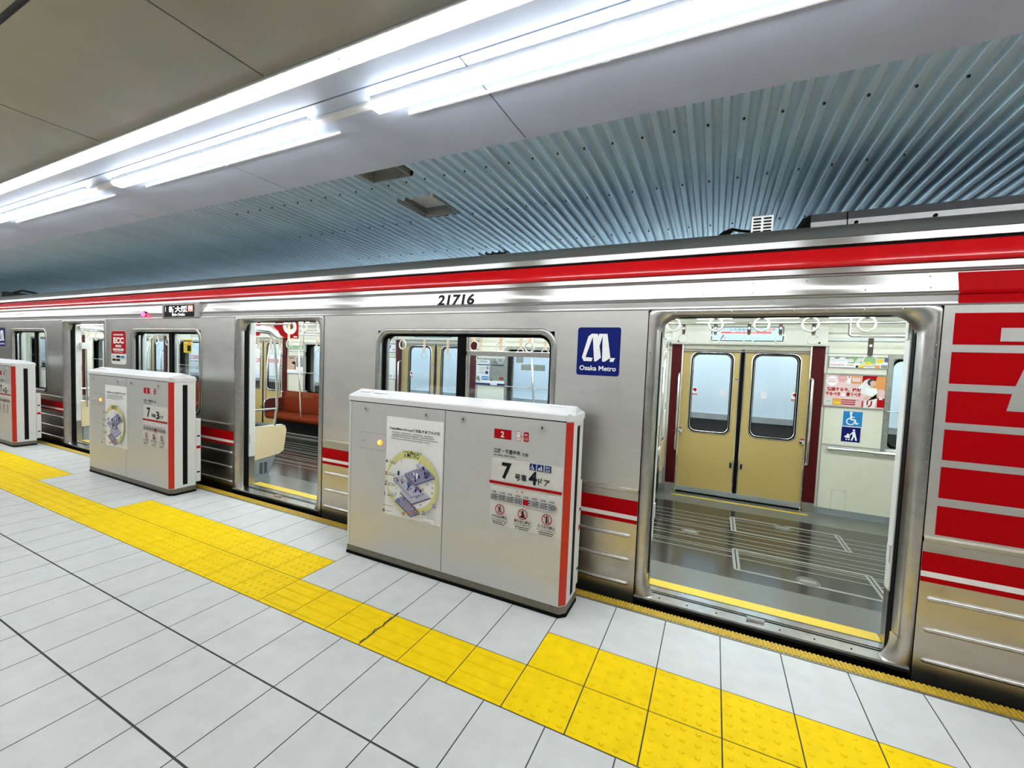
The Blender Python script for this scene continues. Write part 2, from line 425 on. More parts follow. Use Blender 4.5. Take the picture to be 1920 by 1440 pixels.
paving('guide_paving', -30.0, -9.5246, T0, T1, 'bars', 'yellow barred guide tiles at the far left edge of the view', JT, True)

paving('guide_paving', 1.9163, 6.72, T0, T1, 'bars', 'yellow barred guide tiles beyond the right edge of the picture', JT, True)
def edge_strip():
    b = MB(); b.use('edge_steel').box(XL, XR, E0, E0+.012, -.03, .0025)
    b.use('yellow_edge').box(XL, XR, E0+.012, EDGE, -.03, .0005)
    x = -7.0
    while x < 3.0:
        b.box(x, x+.011, E0+.014, EDGE-.001, .0005, .006); x += .020
    b.use('edge_steel').box(XL, XR, EDGE-.004, EDGE, -.10, -.001)
    tag(b.build('edge_strip'), 'ribbed yellow edging strip along the edge of the platform', 'edge strip')
edge_strip()
def shell():
    b = MB(); b.use('concrete').box(XL, XR, EDGE-.06, 6.9, -1.20, -1.10); b.build('floor_track', kind='structure')
    b = MB(); b.use('concrete').box(XL, XR, EDGE-.30, EDGE-.006, -1.10, -.101); b.build('wall_platform_edge', kind='structure')
    b = MB(); b.use('wall_plain').box(XL, XR, -7.62, -7.5, -.1, 3.1); b.build('wall_back', kind='structure')
    b = MB(); b.use('wall_plain').box(XL-.12, XL, -7.5, 6.9, -1.2, 3.1); b.build('wall_left', kind='structure')
    b = MB(); b.use('wall_plain').box(XR, XR+.12, -7.5, 6.9, -1.2, 3.1); b.build('wall_right', kind='structure')
    b = MB(); b.use('wall_dark').box(XL, XR, 6.62, 6.9, -1.1, .90); b.use('wall_ledge').box(XL, XR, 6.58, 6.9, .86, .94)
    b.use('wall_light').box(XL, XR, 6.60, 6.9, .94, 3.1); b.build('wall_far', kind='structure')
    # station name panels on the far wall, seen through the train windows
    for x0 in (-13.3, -4.9-4.35):
        pass
    # panelled platform ceiling
    b = MB(); Yc = 1.375; px = [-2.06-1.665*k for k in range(25)]+[-2.06+1.665*k for k in range(1, 7)]; px.sort()
    ry = [Yc, .70, -.97, -2.64, -4.31, -7.5]
    b.use('joint_light').box(XL, XR, .75, Yc, CEIL+.006, CEIL+.10); b.use('joint_dark').box(XL, XR, -7.5, .75, CEIL+.006, CEIL+.10)
    b.use('ceil')
    for y1, y0 in zip(ry, ry[1:]):
        for a, c in zip(px, px[1:]):
            b.box(a+.005, c-.005, y0+(.012 if y0 > 0 else .005), y1-(.012 if y1 < 1 else .005), CEIL-.004, CEIL+.008)
    b.build('ceiling', kind='structure')
    # smooth soffit that carries the tube lights
    b = MB(); b.use('joint_dark').box(XL, XR, 1.56, 2.345, CEIL+.006, CEIL+.12)
    b.use('soffit')
    sx = [-1.10-2.14*k for k in range(20)]+[-1.10+2.14*k for k in range(1, 5)]; sx.sort()
    for a, c in zip(sx, sx[1:]):
        b.box(a+.004, c-.004, 1.625, 2.345, CEIL-.004, CEIL+.008)
    b.box(XL, XR, 1.48, 1.613, CEIL-.006, CEIL+.10)
    b.use('soffit').box(XL, XR, 2.345, 2.36, CEIL-.004, CEIL+.11)
    b.build('trim_1', kind='structure')
shell()

HATCH = [(-2.545, -2.165, 2.42, 2.60), (-2.600, -2.205, 2.94, 3.35), (-2.69, -2.30, 4.52, 4.88)]   # gaps cut in the corrugated sheets
def corr_z(y): return CEIL+.045-.040*(y-2.36)
def corrugated():
    b = MB(); pit = .0895; Y0, Y1 = 2.352, 6.60
    b.use('corr')
    x = -1.188-pit*.5; k0 = -int((x-XL)/pit)
    prof = [(0, .030), (.016, .030), (.030, .0), (.060, 0), (.0745, .030), (.0895, .030)]
    for k in range(k0, int((XR-x)/pit)):
        xa = x+k*pit
        cuts = [(h[2], h[3]) for h in HATCH if h[0]-.01 < xa+.045 < h[1]+.01]
        segs = []; y = Y0
        for c0, c1 in sorted(cuts): segs.append((y, c0)); y = c1
        segs.append((y, Y1))
        for ya, yb in segs:
            if yb-ya < .02: continue
            vs = [(xa+u, ya, corr_z(ya)+w) for u, w in prof]+[(xa+u, yb, corr_z(yb)+w) for u, w in prof]; n = len(prof)
            b.add(vs, [(i, i+1, n+i+1, n+i) for i in range(n-1)], False)
    # dark fixing screws, every second rib, in rows along the track
    b.use('screw_dark')
    for y in (2.66, 3.37, 4.27, 5.2):
        for k in range(-36, 26, 2):
            xa = -1.188+k*pit
            if any(h[0]-.1 < xa < h[1]+.1 and h[2]-.05 < y < h[3]+.05 for h in HATCH): continue
            z = corr_z(y); n = 8
            b.loops([[(xa+  .0075*math.cos(2*math.pi*i/n), y+.0075*math.sin(2*math.pi*i/n), z+.002) for i in range(n)],
                     [(xa+.006*math.cos(2*math.pi*i/n), y+.006*math.sin(2*math.pi*i/n), z-.010) for i in range(n)]], close_last=True)
    b.build('ceiling_track', kind='structure')
    b = MB(); b.use('wall_dark').box(XL, XR, 2.345, 6.9, 3.16, 3.24); b.build('ceiling_slab', kind='structure')
corrugated()
def hatch(h, label, lit):
    x0, x1, y0, y1 = h; z = corr_z((y0+y1)/2)+.034; t = .012
    r = thing('ceiling_recess', ((x0+x1)/2, (y0+y1)/2, z), label, 'ceiling recess')
    b = MB(); b.use('hatch_frame')
    b.box(x0, x0+t, y0, y1, z-.035, z+.13); b.box(x1-t, x1, y0, y1, z-.035, z+.13); b.box(x0, x1, y1-t, y1, z-.035, z+.13); b.box(x0, x1, y0, y0+t, z+.02, z+.13)
    b.build('recess_frame', r)
    b = MB(); b.use('hatch_in').box(x0, x1, y0, y1, z+(.055 if lit else .075), z+.135)  # pale board set low, its colour standing in for light in the recess
    b.build('recess_panel', r)
    return r
hatch(HATCH[0], 'open recess in the corrugated ceiling right beside the smooth soffit', 0)
hatch(HATCH[1], 'square recess with board painted pale as if lit in the middle of the corrugated ceiling', 1)
hatch(HATCH[2], 'dark recess in the corrugated ceiling just above the train roof', 0)

# ------------------------------------------------------------------ lights of the platform
def tube_light(x0, x1, label, part=True):
    r = thing('tube_light', ((x0+x1)/2, 1.742, CEIL-.004), label, 'light', 'white tube lights along the soffit')
    zc = CEIL-.004
    b = MB(); b.use('lamp_body')
    b.box(x0+.002, x1-.002, 1.689, 1.771, zc-.024, zc); b.build('lamp_body', r)
    b = MB(); b.use('lamp_body').box(x0+.10, x1+.06, 1.872, 1.882, zc-.012, zc)
    xm = (x0+x1)/2+.05; b.box(xm-.015, xm+.015, 1.866, 1.884, zc-.014, zc)
    b.build('side_rail', r)
    b = MB(); b.use('led', True)
    P = [(1.688, zc-.023), (1.690, zc-.038), (1.701, zc-.050), (1.758, zc-.050), (1.770, zc-.038), (1.772, zc-.023)]
    b.extr(P, x0, x1, closed=True); b.build('diffuser', r)
    b = MB(); b.use('lamp_body').box(x1, x1+.475, 1.712, 1.752, zc-.018, zc); b.build('joining_channel', r)
LP = [-1.69+2.74*k for k in range(-12, 4)]
NAMES = {-2: 'smallest white tube light, cut off by the left edge of the picture', -1: 'whole white tube light in the middle of the ceiling, between two others',
         0: 'biggest white tube light, running out of the top of the picture'}
for i, x in enumerate(LP):
    k = i-12
    tube_light(x, x+2.265, NAMES.get(k-0, 'white tube light on the soffit outside the picture') if k in (-2, -1, 0) else ('white tube light on the soffit far down the platform' if k < 0 else 'white tube light on the soffit behind the camera on the right'))
def cove():
    r = thing('cove_light', (-2, 1.425, CEIL), 'long warm white strip light in the ceiling slot, running along the platform', 'light')
    b = MB(); b.use('lamp_body').box(XL, XR, 1.378, 1.478, CEIL+.03, CEIL+.06); b.box(XL, XR, 1.376, 1.382, CEIL-.010, CEIL+.05); b.build('light_trough', r)
    xs = [-1.60+1.014*k for k in range(-30, 8)]
    for i, (a, c) in enumerate(zip(xs, xs[1:])):
        b = MB(); b.use('led_warm').box(a+.003, c-.003, 1.392, 1.476, CEIL-.012, CEIL+.028, .012)
        b.build('diffuser', r)
    b = MB(); b.use('lamp_body')
    for a in xs: b.tube([(a, 1.41, CEIL-.012), (a, 1.41, CEIL-.018)], .006, 8)
    b.build('fixing_pin', r)
cove()
# invented row of tubes behind the camera, added to brighten the train side
for y in (-4.2,):
    for k in range(-6, 3):
        x = -1.7+2.862*k
        b = MB(); b.use('lamp_body').box(x, x+2.35, y-.05, y+.05, CEIL-.05, CEIL-.004); b.use('led').box(x+.01, x+2.34, y-.04, y+.04, CEIL-.085, CEIL-.05, .015)
        tag(b.build('tube_light'), 'added unseen white tube light on the ceiling behind the camera', 'light', 'added tube lights behind the camera')
# tubes above the wall across the track
for k in range(-9, 3):
    x = -1.5+2.6*k
    b = MB(); b.use('lamp_body').box(x, x+2.5, 6.02, 6.14, 2.66, 2.735); b.box(x, x+2.5, 6.00, 6.02, 2.64, 2.735); b.use('led_wall').box(x+.02, x+2.48, 6.03, 6.13, 2.61, 2.66, .015)  # narrow front board is an unseen shade, added to shield the ceiling
    tag(b.build('wall_washer'), 'white tube light above the wall across the track', 'light', 'tube lights above the far wall')

# ================================================================== platform gates
GY = 2.400     # front face of the gates
def gate(xL, xR, door_no, label, full=True):
    """low platform-edge gate; the moving leaf is drawn in"""
    r = thing('platform_gate', ((xL+xR)/2, GY+.12, 0), label, 'platform gate', 'platform edge gates')
    yb = 2.636; ch = .036
    foot = lambda o, zz: [(xL-o, GY-o, zz), (xR-ch, GY-o, zz), (xR+o, GY+ch-o*.4, zz), (xR+o, yb+o, zz), (xL-o, yb+o, zz)]
    b = MB(); b.use('rubber').loops([foot(.004, .0015), foot(.004, .022)], close_last=True, close_first=True)
    b.use('gate_base').loops([foot(.0, .022), foot(.0, .070)], close_last=True); b.build('base', r)
    # cabinet: two front panels, back and core
    mid = xL+(xR-xL)*.4985
    b = MB(); b.use('gate_end')
    b.loops([[(xL, GY, z), (xR-ch, GY, z), (xR-.002, GY+ch, z), (xR-.002, yb, z), (xL, yb, z)] for z in (.070, 1.215)], close_last=True)
    b.build('cabinet', r)
    for a, c in ((xL+.030, mid-.002), (mid+.002, xR-ch-.002)):
        b = MB(); b.use('gate').box(a, c, GY-.005, GY+.004, .074, 1.205, .0015); b.build('front_panel', r)
    b = MB(); b.use('rubber').box(mid-.002, mid+.002, GY-.004, GY+.003, .074, 1.205); b.box(xL+.004, xR-ch, GY-.003, GY+.003, 1.2055, 1.2115); b.box(xL+.026, xL+.030, GY-.003, GY+.003, .074, 1.205); b.build('panel_joint', r)
    b = MB(); b.use('gate_red')
    b.loops([[(xR-ch-.001, GY-.004, z), (xR-.001, GY+ch-.004, z), (xR-.004, GY+ch, z), (xR-ch-.001, GY+.003, z)] for z in (.076, 1.205)], close_last=True, close_first=True)
    tag(b.build('corner_strip', r), 'red corner strip')
    b = MB(); b.use('black').box(xR-.004, xR+.001, 2.512, 2.556, .10, 1.175); tag(b.build('leaf_slot', r), 'black slot of the sliding leaf')
    # cap with sloped sides
    o = .004; yr = 2.525
    b = MB(); b.use('gate_cap')
    F = [(xL-o, GY-o), (xR-ch, GY-o), (xR+o, GY+ch-o), (xR+o, yb+o), (xL-o, yb+o)]
    A0, B0, C0, D0, E_0 = [(x, y, z) for (x, y), z in zip(F, (1.247, 1.247, 1.246, 1.250, 1.250))]
    A1, B1, Rr, D1, E1, Lr = (xL-o, GY+.003, 1.255), (xR-.026, GY+.005, 1.258), (xR-.016, yr, 1.296), (xR-.016, yb, 1.262), (xL-o, yb, 1.262), (xL-o, yr, 1.296)
    Z0 = [(x, y, 1.212) for x, y in F]
    vs = [A0, B0, C0, D0, E_0, A1, B1, Rr, D1, E1, Lr]+Z0
    b.add(vs, [(5, 6, 7, 10), (10, 7, 8, 9), (6, 2, 3, 8, 7), (0, 1, 6, 5), (1, 2, 6), (4, 9, 8, 3), (0, 5, 10, 9, 4), (11, 12, 1, 0), (12, 13, 2, 1), (13, 14, 3, 2), (14, 15, 4, 3), (15, 11, 0, 4), (11, 15, 14, 13, 12)], False)
    cap = b.build('cap', r)
    SV = Vector((0, yr-GY-.003, .041)).normalized(); SO = (0, GY+.003, 1.255)
    b = MB(); b.use('white_film'); nv = Vector((1, 0, 0)).cross(SV); q0 = Vector(SO)
    pts = rrect(xL+.045, xL+.150, .062, .112, .015, 4)
    b.prism(pts, q0, (1, 0, 0), SV, .008); b.build('cap_button', cap)
    b = MB(); p = Print(b, SO, (1, 0, 0), SV)
    p.rect(xL+.165, .020, xL+.345, .118, 'white_film'); p.rect(xL+.185, .056, xL+.330, .068, 'grey_print'); p.rect(xL+.19, .059, xL+.26, .065, 'black_print'); b.build('cap_notice', cap)
    b = MB(); p = Print(b, SO, (1, 0, 0), SV)
    p.rect(xR-.215, .008, xR-.036, .122, 'paper'); p.rect(xR-.205, .060, xR-.05, .072, 'grey_print'); p.rect(xR-.205, .060, xR-.16, .072, 'black_print'); p.rect(xR-.11, .060, xR-.05, .072, 'black_print'); p.greek(xR-.19, .09, xR-.08, .008, 'grey_print', 3)
    b.build('cap_notice', cap)
    # key locks on the upper edge
    for x in (xL+.179, xL+.743, xL+1.047, xL+1.616):
        if x < xR-.05:
            b = MB(); b.use('louvre').tube([(x, GY-.005, 1.160), (x, GY-.013, 1.160)], .0185, 16); b.use('black').box(x-.004, x+.004, GY-.0136, GY-.0120, 1.1515, 1.1685)
            b.build('key_lock', r)
    # control hatch with its lamp
    hx0, hx1, hz0, hz1 = xL+.119, xL+.383, .854, .980
    b = MB(); b.use('grey_print').loops([[(x, GY-.0053, z) for x, z in rrect(hx0, hx1, hz0, hz1, .015, 4)], [(x, GY-.0062, z) for x, z in rrect(hx0+.003, hx1-.003, hz0+.003, hz1-.003, .013, 4)]])
    b.use('gate').loops([[(x, GY-.0060, z) for x, z in rrect(hx0+.003, hx1-.003, hz0+.003, hz1-.003, .013, 4)]], close_last=True)
    h = b.build('control_hatch', r)
    b = MB(); b.use('chrome').tube([(xL+.160, GY-.006, .913), (xL+.160, GY-.016, .913)], .011, 12); b.build('knob', h)
    b = MB(); x, z = xL+.322, .916
    b.use('amber', True)
    rg = [[(x+q*math.cos(2*math.pi*i/16), GY-.006-d, z+q*math.sin(2*math.pi*i/16)) for i in range(16)] for q, d in ((.020, 0), (.018, .008), (.012, .012))]
    b.loops(rg, True); b.use('amber_core').add(rg[-1], [tuple(range(16))])
    tag(b.build('signal_lamp', h), 'glowing amber lamp')
    # printed door information on the right panel
    X = xR+.741
    b = MB(); p = Print(b, (X, GY-.005, 0))
    p.rect(-1.272, .497, -.784, .935, 'sheet')
    p.rect(-1.262, 1.060, -1.138, 1.122, 'print_red'); p.text('2', -1.214, 1.071, 'paper', h=.038, bold=.02)
    p.rr(-1.108, 1.061, -1.073, 1.121, .005, 'print_red'); p.rr(-1.105, 1.064, -1.076, 1.118, .003, 'paper'); p.text('M', -1.100, 1.094, 'grey_print', h=.016); p.text('08', -1.101, 1.071, 'print_red', h=.016, w=.020)
    p.rect(-1.073, 1.088, -1.052, 1.092, 'print_red'); p.rr(-1.052, 1.061, -1.018, 1.121, .004, 'print_red'); p.text('M', -1.044, 1.094, 'paper', h=.016); p.text('12', -1.044, 1.070, 'paper', h=.017, w=.019)
    p.text('江坂・千里中央', -1.260, .968, 'black_print', h=.029, w=.190, bold=.022); p.text('方面', -1.060, .968, 'black_print', h=.021, w=.044, bold=.01)
    p.text('for Esaka, Senri-chuo', -1.260, .948, 'black_print', h=.013, w=.155, bold=.012)
    p.text('7', -1.196, .803, 'black_print', h=.108, w=.068, bold=.035); p.text('号車', -1.103, .808, 'black_print', h=.044, w=.084, bold=.02)
    p.text(str(door_no), -1.007, .797, 'black_print', h=.085, w=.057, bold=.035); p.text('ドア', -.944, .802, 'black_print', h=.042, w=.078, bold=.02)
    if door_no == 4:
        for i in range(3):
            x0 = -1.003+i*.050; p.rect(x0, .888, x0+.043, .930, 'print_blue')
        wheelchair(p, -.984, .891, .034, 'paper'); stroller(p, -.932, .891, .034, 'paper'); p.text('優先', -.897, .911, 'paper', h=.014, w=.030); p.text('座席', -.897, .892, 'paper', h=.014, w=.030)
    p.rect(-1.282, .766, -.786, .784, 'print_red')
    names = ['1号車', '2-4号車', '5号車', '6号車', '7号車', '8号車', '9号車', '10号車']
    for i, nm in enumerate(names):
        x0 = -1.268+i*.0575
        red = i == 4
        if i == 7: p.poly([(x0, .662), (x0+.040, .662), (x0+.056, .680), (x0+.040, .698), (x0, .698)], 'edge_steel')
        else: p.rect(x0, .662, x0+.050, .698, 'print_red' if red else 'edge_steel')
        bx = x0+(.004 if i == 7 else .036)
        p.rect(bx, .662, bx+.013, .698, 'print_blue'); p.rect(bx+.003, .683, bx+.010, .692, 'paper'); p.rect(bx+.003, .667, bx+.010, .676, 'paper')
        p.text(nm, x0+.004, .705, 'black_print', h=.014, w=.040 if '-' in nm else .034, bold=.012)
    p.greek(-1.085, .738, -1.035, .007, 'print_red', 5)
    for i in range(4): p.poly([(-1.034+i*.016, .648), (-1.026+i*.016, .648), (-1.030+i*.016, .657)], 'print_red' if i == 3 else 'grey_print')
    tx = [('かけ込み禁止', "Don't run for the train"), ('乗り出し禁止', "Don't lean over platform door"), ('たてかけ禁止', "Don't lean objects against door")]
    for i, (jp, en) in enumerate(tx):
        cx = -1.196+.163*i; cz = .604
        p.ring(cx, cz, .034, .034, .0055, 'print_red')
        if i == 0: person_walk(p, cx-.002, cz-.024, .049, 'black_print')
        elif i == 1: p.ell(cx, cz+.016, .0075, .0075, 'black_print', 10); p.line(cx, cz+.010, cx-.002, cz-.022, .015, 'black_print'); p.line(cx+.002, cz+.006, cx+.017, cz-.006, .006, 'black_print'); p.rect(cx-.018, cz-.022, cx+.018, cz-.012, 'black_print')
        else: p.ell(cx, cz+.017, .007, .007, 'black_print', 10); p.rect(cx-.007, cz-.024, cx+.005, cz+.010, 'black_print'); p.line(cx+.012, cz-.024, cx+.009, cz+.016, .004, 'black_print')
        p.line(cx-.022, cz+.022, cx+.022, cz-.022, .005, 'print_red')
        p.text(jp, cx-.058, .546, 'black_print', h=.021, w=.114, bold=.024); p.text(en, cx-.062, .530, 'black_print', h=.011, w=.122, bold=.012)
        p.greek(cx-.050, .517, cx+.048, .007, 'black_print', i+11, .95); p.greek(cx-.045, .506, cx+.040, .006, 'black_print', i+21, .95)
    b.build('door_information', r)
    b = MB(); b.use('gate_base').box(xL+.02, xR-.02, yb-.001, yb+.003, .08, 1.20); b.build('added_dark_back', r)  # unseen dark sheet added so the train skirt reflects darkness
    # sensor housing on the track side
    b = MB(); b.use('gate_end').box(xR-.10, xR-.006, yb+.004, yb+.055, .10, .80, .006); b.use('black').box(xR-.007, xR-.004, yb+.015, yb+.045, .60, .615); b.box(xR-.007, xR-.004, yb+.015, yb+.045, .20, .215)
    b.use('print_red').box(xR-.007, xR-.0045, yb+.010, yb+.050, .47, .50)
    b.build('sensor_box', r)
    return r
gate(-2.545, -.741, 4, 'nearest silver platform gate, marked 7 and 4, with a poster')
gate(-6.905, -5.082, 3, 'middle silver platform gate on the left, marked 7 and 3')
gate(-11.15, -9.33, 2, 'platform gate cut off by the left edge of the picture')

def poster(x0, x1, z0, z1, label):
    w = x1-x0; h = z1-z0
    b = MB(); b.use('paper').box(x0, x1, GY-.0062, GY-.0052, z0, z1)
    p = Print(b, (x0, GY-.0062, z0)); S = lambda a: a*w
    p.text('OsakaMetroGroupが目指す未来の大阪', S(.055), h*.865, 'black_print', h=S(.052), w=S(.895), bold=.03)
    for i in range(4): p.greek(S(.11), h*(.842-.020*i), S((.84, .86, .93, .80)[i]), S(.017), 'grey_print', 31+i, .97)
    cx, cz = S(.50), h*.375
    p.ell(cx, cz, S(.46), h*.315, 'pale_yellow', 40); p.ell(cx-S(.015), cz-h*.01, S(.425), h*.245, 'paper', 40)
    p.text('Osaka MaaS 2025', S(.34), h*.662, 'black_print', h=S(.034), w=S(.33), bold=.004); p.text('e METRO', S(.365), h*.618, 'black_print', h=S(.068), w=S(.26), bold=.012)
    def plat(ox, oz, a, c, mat, top):
        q = [(ox-a, oz), (ox, oz-a*.62), (ox+c, oz-a*.62+c*.45), (ox+c-a, oz+c*.45)]
        p.poly([(u, v-.010) for u, v in q], mat); p.poly(q, top)
        return q
    def deco(q, sd, n):
        rd = random.Random(sd)
        for _ in range(n):
            t, s_ = rd.random()*.8+.1, rd.random()*.8+.1
            u = q[1][0]+(q[0][0]-q[1][0])*t+(q[2][0]-q[1][0])*s_; v = q[1][1]+(q[0][1]-q[1][1])*t+(q[2][1]-q[1][1])*s_
            k = rd.random()*.012+.006; p.rect(u-k*.5, v, u+k*.5, v+k*1.4, rd.choice(['lilac_dark', 'paper', 'print_blue', 'grey_print', 'lilac_dark', 'sky_blue']))
    q = plat(S(.50), h*.175, S(.30), S(.17), 'lilac_dark', 'lilac'); deco(q, 1, 16)
    q = plat(S(.52), h*.265, S(.22), S(.32), 'lilac_dark', 'lilac_pale'); deco(q, 2, 22)
    q = plat(S(.52), h*.385, S(.34), S(.16), 'lilac', 'lilac_pale'); deco(q, 3, 22)
    q = plat(S(.58), h*.455, S(.20), S(.34), 'lilac_dark', 'lilac'); deco(q, 4, 26)
    p.rect(S(.27), h*.430, S(.305), h*.475, 'print_blue'); p.rect(S(.76), h*.470, S(.82), h*.51, 'lilac_dark'); p.poly([(S(.60), h*.545), (S(.66), h*.525), (S(.66), h*.56), (S(.60), h*.58)], 'lilac_pale')
    for n, v in (('4', .535), ('3', .412), ('2', .312), ('1', .205)):
        p.text(n, S(.045), h*v, 'black_print', h=S(.055), bold=.025); p.greek(S(.10), h*v+S(.035), S(.27), S(.012), 'grey_print', 50+int(n), .9); p.greek(S(.10), h*v+S(.010), S(.25), S(.012), 'black_print', 60+int(n), .9)
    rd = random.Random(5)
    for _ in range(34):
        a = rd.random()*6.28; k = .55+.42*rd.random(); u, v = cx+S(.44)*k*math.cos(a), cz+h*.25*k*math.sin(a)
        if abs(u-cx) < S(.20) and abs(v-cz) < h*.2: continue
        p.ell(u, v, S(.016), S(.016), 'grey_print', 12); p.ell(u, v, S(.011), S(.011), rd.choice(['paper', 'lilac_pale', 'orange', 'paper']), 10)
    for u, v in ((.42, .052), (.50, .070), (.57, .082), (.63, .100)): p.ell(S(u), h*(v+.02), S(.024), S(.024), 'hair', 12); p.ell(S(u), h*(v+.02), S(.016), S(.016), 'orange', 10)
    for u, v in ((.74, .10), (.92, .19)): p.rect(S(u), h*v, S(u+.055), h*v+S(.06), 'lilac'); p.rect(S(u+.01), h*v+S(.03), S(u+.045), h*v+S(.05), 'lilac_pale')
    p.greek(S(.03), h*.112, S(.23), S(.012), 'grey_print', 70, .9); metro_mark(p, S(.035), h*.048, S(.055), S(.040), 'navy'); p.greek(S(.105), h*.058, S(.20), S(.014), 'grey_print', 71, 1)
    p.rect(S(.76), h*.030, S(.98), h*.080, 'grey_print'); p.rect(S(.764), h*.032, S(.976), h*.078, 'paper'); p.greek(S(.78), h*.04, S(.90), S(.010), 'grey_print', 72, 1)
    return tag(b.build('poster'), label, 'poster')
poster(-2.161, -1.656, .390, 1.122, 'white metro poster with yellow ring drawing on the nearest gate')
poster(-6.474, -5.972, .388, 1.104, 'white metro poster with yellow ring drawing on the gate marked 3')

# ================================================================== the train
TX0, TX1 = -20.0, 3.1
SY = 2.880                     # outer face of the body side
DOORS = [(-.405, 1.022), (-4.800, -3.410), (-9.130, -7.745)]
FAR = [.285, -4.05, -8.345, -12.65, -16.95]     # seams of the closed doors on the far side
WINS = [(-2.742, -1.034), (-7.057, -5.433), (-11.20, -9.722)]
WZ0, WZ1 = .765, 1.808
CAR = thing('train_car', (-8, 4.3, 0), 'stainless steel metro train with red stripes standing at the platform', 'train')
ZF = .04                       # floor of the train

def body_side():
    cuts = sorted(DOORS+WINS)
    segs = []; x = TX0
    for a, c in sorted(DOORS): segs.append((x, a)); x = c
    segs.append((x, TX1))
    for a, c in segs:
        ax = a+(.006 if a > TX0 else 0); cx = c-(.006 if c < TX1 else 0)
        b = MB(); b.use('steel'); x = ax
        for p0, p1 in WINS:
            if ax < p0 < cx:
                b.box(x, p0+.02, SY, SY+.02, .735, 1.926); b.box(p0+.02, p1-.02, SY, SY+.02, .735, WZ0+.02); b.box(p0+.02, p1-.02, SY, SY+.02, WZ1-.02, 1.926); x = p1-.02
        b.box(x, cx, SY, SY+.02, .735, 1.926); b.build('body_side', CAR)
        b = MB(); b.use('steel_low').box(ax, cx, SY, SY+.02, -.045, .708)
        b.use('steel_low'); b.extr([(SY, .706), (SY-.006, .710), (SY-.007, .728), (SY, .740), (SY+.02, .740), (SY+.02, .706)], a+.007, c-.007, closed=True)
        b.extr([(SY, -.045), (SY+.012, -.075), (SY+.05, -.11), (SY+.12, -.12)], a, c)
        for z in (.411, .246, .081):
            P = [(SY+.002, z-.016)]+[(SY-.014*math.sin(math.radians(t)), z-.013*math.cos(math.radians(t))) for t in range(15, 180, 25)]+[(SY+.002, z+.016)]
            xa, xc = a+.028, c-.035
            b.use('steel_sill'); b.extr(P, xa+.02, xc-.02, smooth=True)
            n = len(P)
            for xe, xs in ((xa, xa+.02), (xc, xc-.02)):
                b.add([(xs, y, zz) for y, zz in P]+[(xe, SY+.002, z)], [(i, i+1, n) for i in range(n-1)], True)
        b.build('body_skirt', CAR)
        b = MB(); b.use('red_film').box(a+.007, c-.007, SY-.0006, SY, .497, .655); b.use('white_film').box(a+.007, c-.007, SY-.0010, SY-.0006, .524, .553)
        b.build('waist_stripe', CAR)
    for a, c in DOORS:
        for x in (a, c):
            b = MB(); b.use('rubber').box(x-.012, x+.012, SY+.021, SY+.030, -.05, 1.926); b.build('panel_joint', CAR)
body_side()

def letterboard():
    b = MB()
    prof = [(2.884, 1.926), (2.880, 1.930), (2.876, 1.934), (2.880, 1.945), (2.880, 1.978), (2.872, 1.983), (2.869, 1.990), (2.878, 1.997), (2.8835, 2.0005),
            (2.909, 2.098), (2.901, 2.103), (2.899, 2.110), (2.908, 2.117), (2.911, 2.120), (2.918, 2.152)]
    b.use('steel_board').extr(prof, TX0, TX1, smooth=False); b.build('letterboard', CAR)
    b = MB(); b.use('red')
    pr = [(2.925, 2.154), (2.906, 2.156), (2.902, 2.166)]+[(2.902+.034*(t/8)**1.6, 2.166+.098*t/8) for t in range(1, 9)]+[(2.950, 2.264)]
    b.extr(pr, TX0, TX1, smooth=True); b.use('rubber').extr([(2.948, 2.262), (2.948, 2.284)], TX0, TX1)
    b.build('roof_stripe', CAR)
    b = MB(); b.use('steel_board').extr([(2.952, 2.278), (2.938, 2.282), (2.938, 2.286), (2.942, 2.322), (2.960, 2.332)], TX0, TX1)
    b.use('roof').extr([(2.958, 2.328), (2.985, 2.372), (3.015, 2.402), (3.06, 2.424), (3.30, 2.470), (3.70, 2.52), (4.33, 2.55), (4.95, 2.52), (5.40, 2.45), (5.66, 2.33), (5.75, 2.15)], TX0, TX1, smooth=True)
    b.build('roof', CAR)
    # rivets over the doors
    b = MB(); b.use('steel_board')
    for a, c in DOORS:
        for k in range(11):
            x = a+.05+(c-a-.1)*k/10
            for y, z in ((2.8855, 2.02), (2.902, 2.08)):
                if k % 2 == 0: b.tube([(x, y, z), (x, y-.003, z)], .004, 8)
    b.build('rivet_row', CAR)
letterboard()
LBV = Vector((0, .0255, .0975)).normalized()
def on_board(z): return 2.8835+(z-2.0005)*.0255/.0975
b = MB(); p = Print(b, (0, on_board(1.99)-.0005, 1.990), (1, 0, 0), LBV)
p.text('21716', -2.096, .004, 'black_print', h=.096, w=.352, bold=.035); b.build('car_number', CAR)
def dest_sign():
    x0, x1 = -6.205, -5.556
    b = MB(); b.use('steel_frame').box(x0-.05, x1+.10, 2.865, 2.93, 1.935, 2.118, .006); s = b.build('destination_sign', CAR)
    b = MB(); b.use('black').loops([[(x, 2.863, z) for x, z in rrect(x0, x1, 1.946, 2.088, .018, 4)], [(x, 2.861, z) for x, z in rrect(x0+.003, x1-.003, 1.949, 2.085, .016, 4)]], close_last=True)
    p = Print(b, (x0, 2.8605, 1.946)); w = x1-x0
    p.rect(.035, .065, .045, .125, 'led_text'); p.text('新大阪', .115, .052, 'led_text', h=.078, w=.40, bold=.03); p.rect(.530, .060, .63, .130, 'led_red_text'); p.greek(.545, .09, .62, .02, 'led_text', 3, 1)
    p.text('Shin-Osaka', .185, .012, 'led_text', h=.032, w=.28, bold=.02); b.build('display', s)
dest_sign()
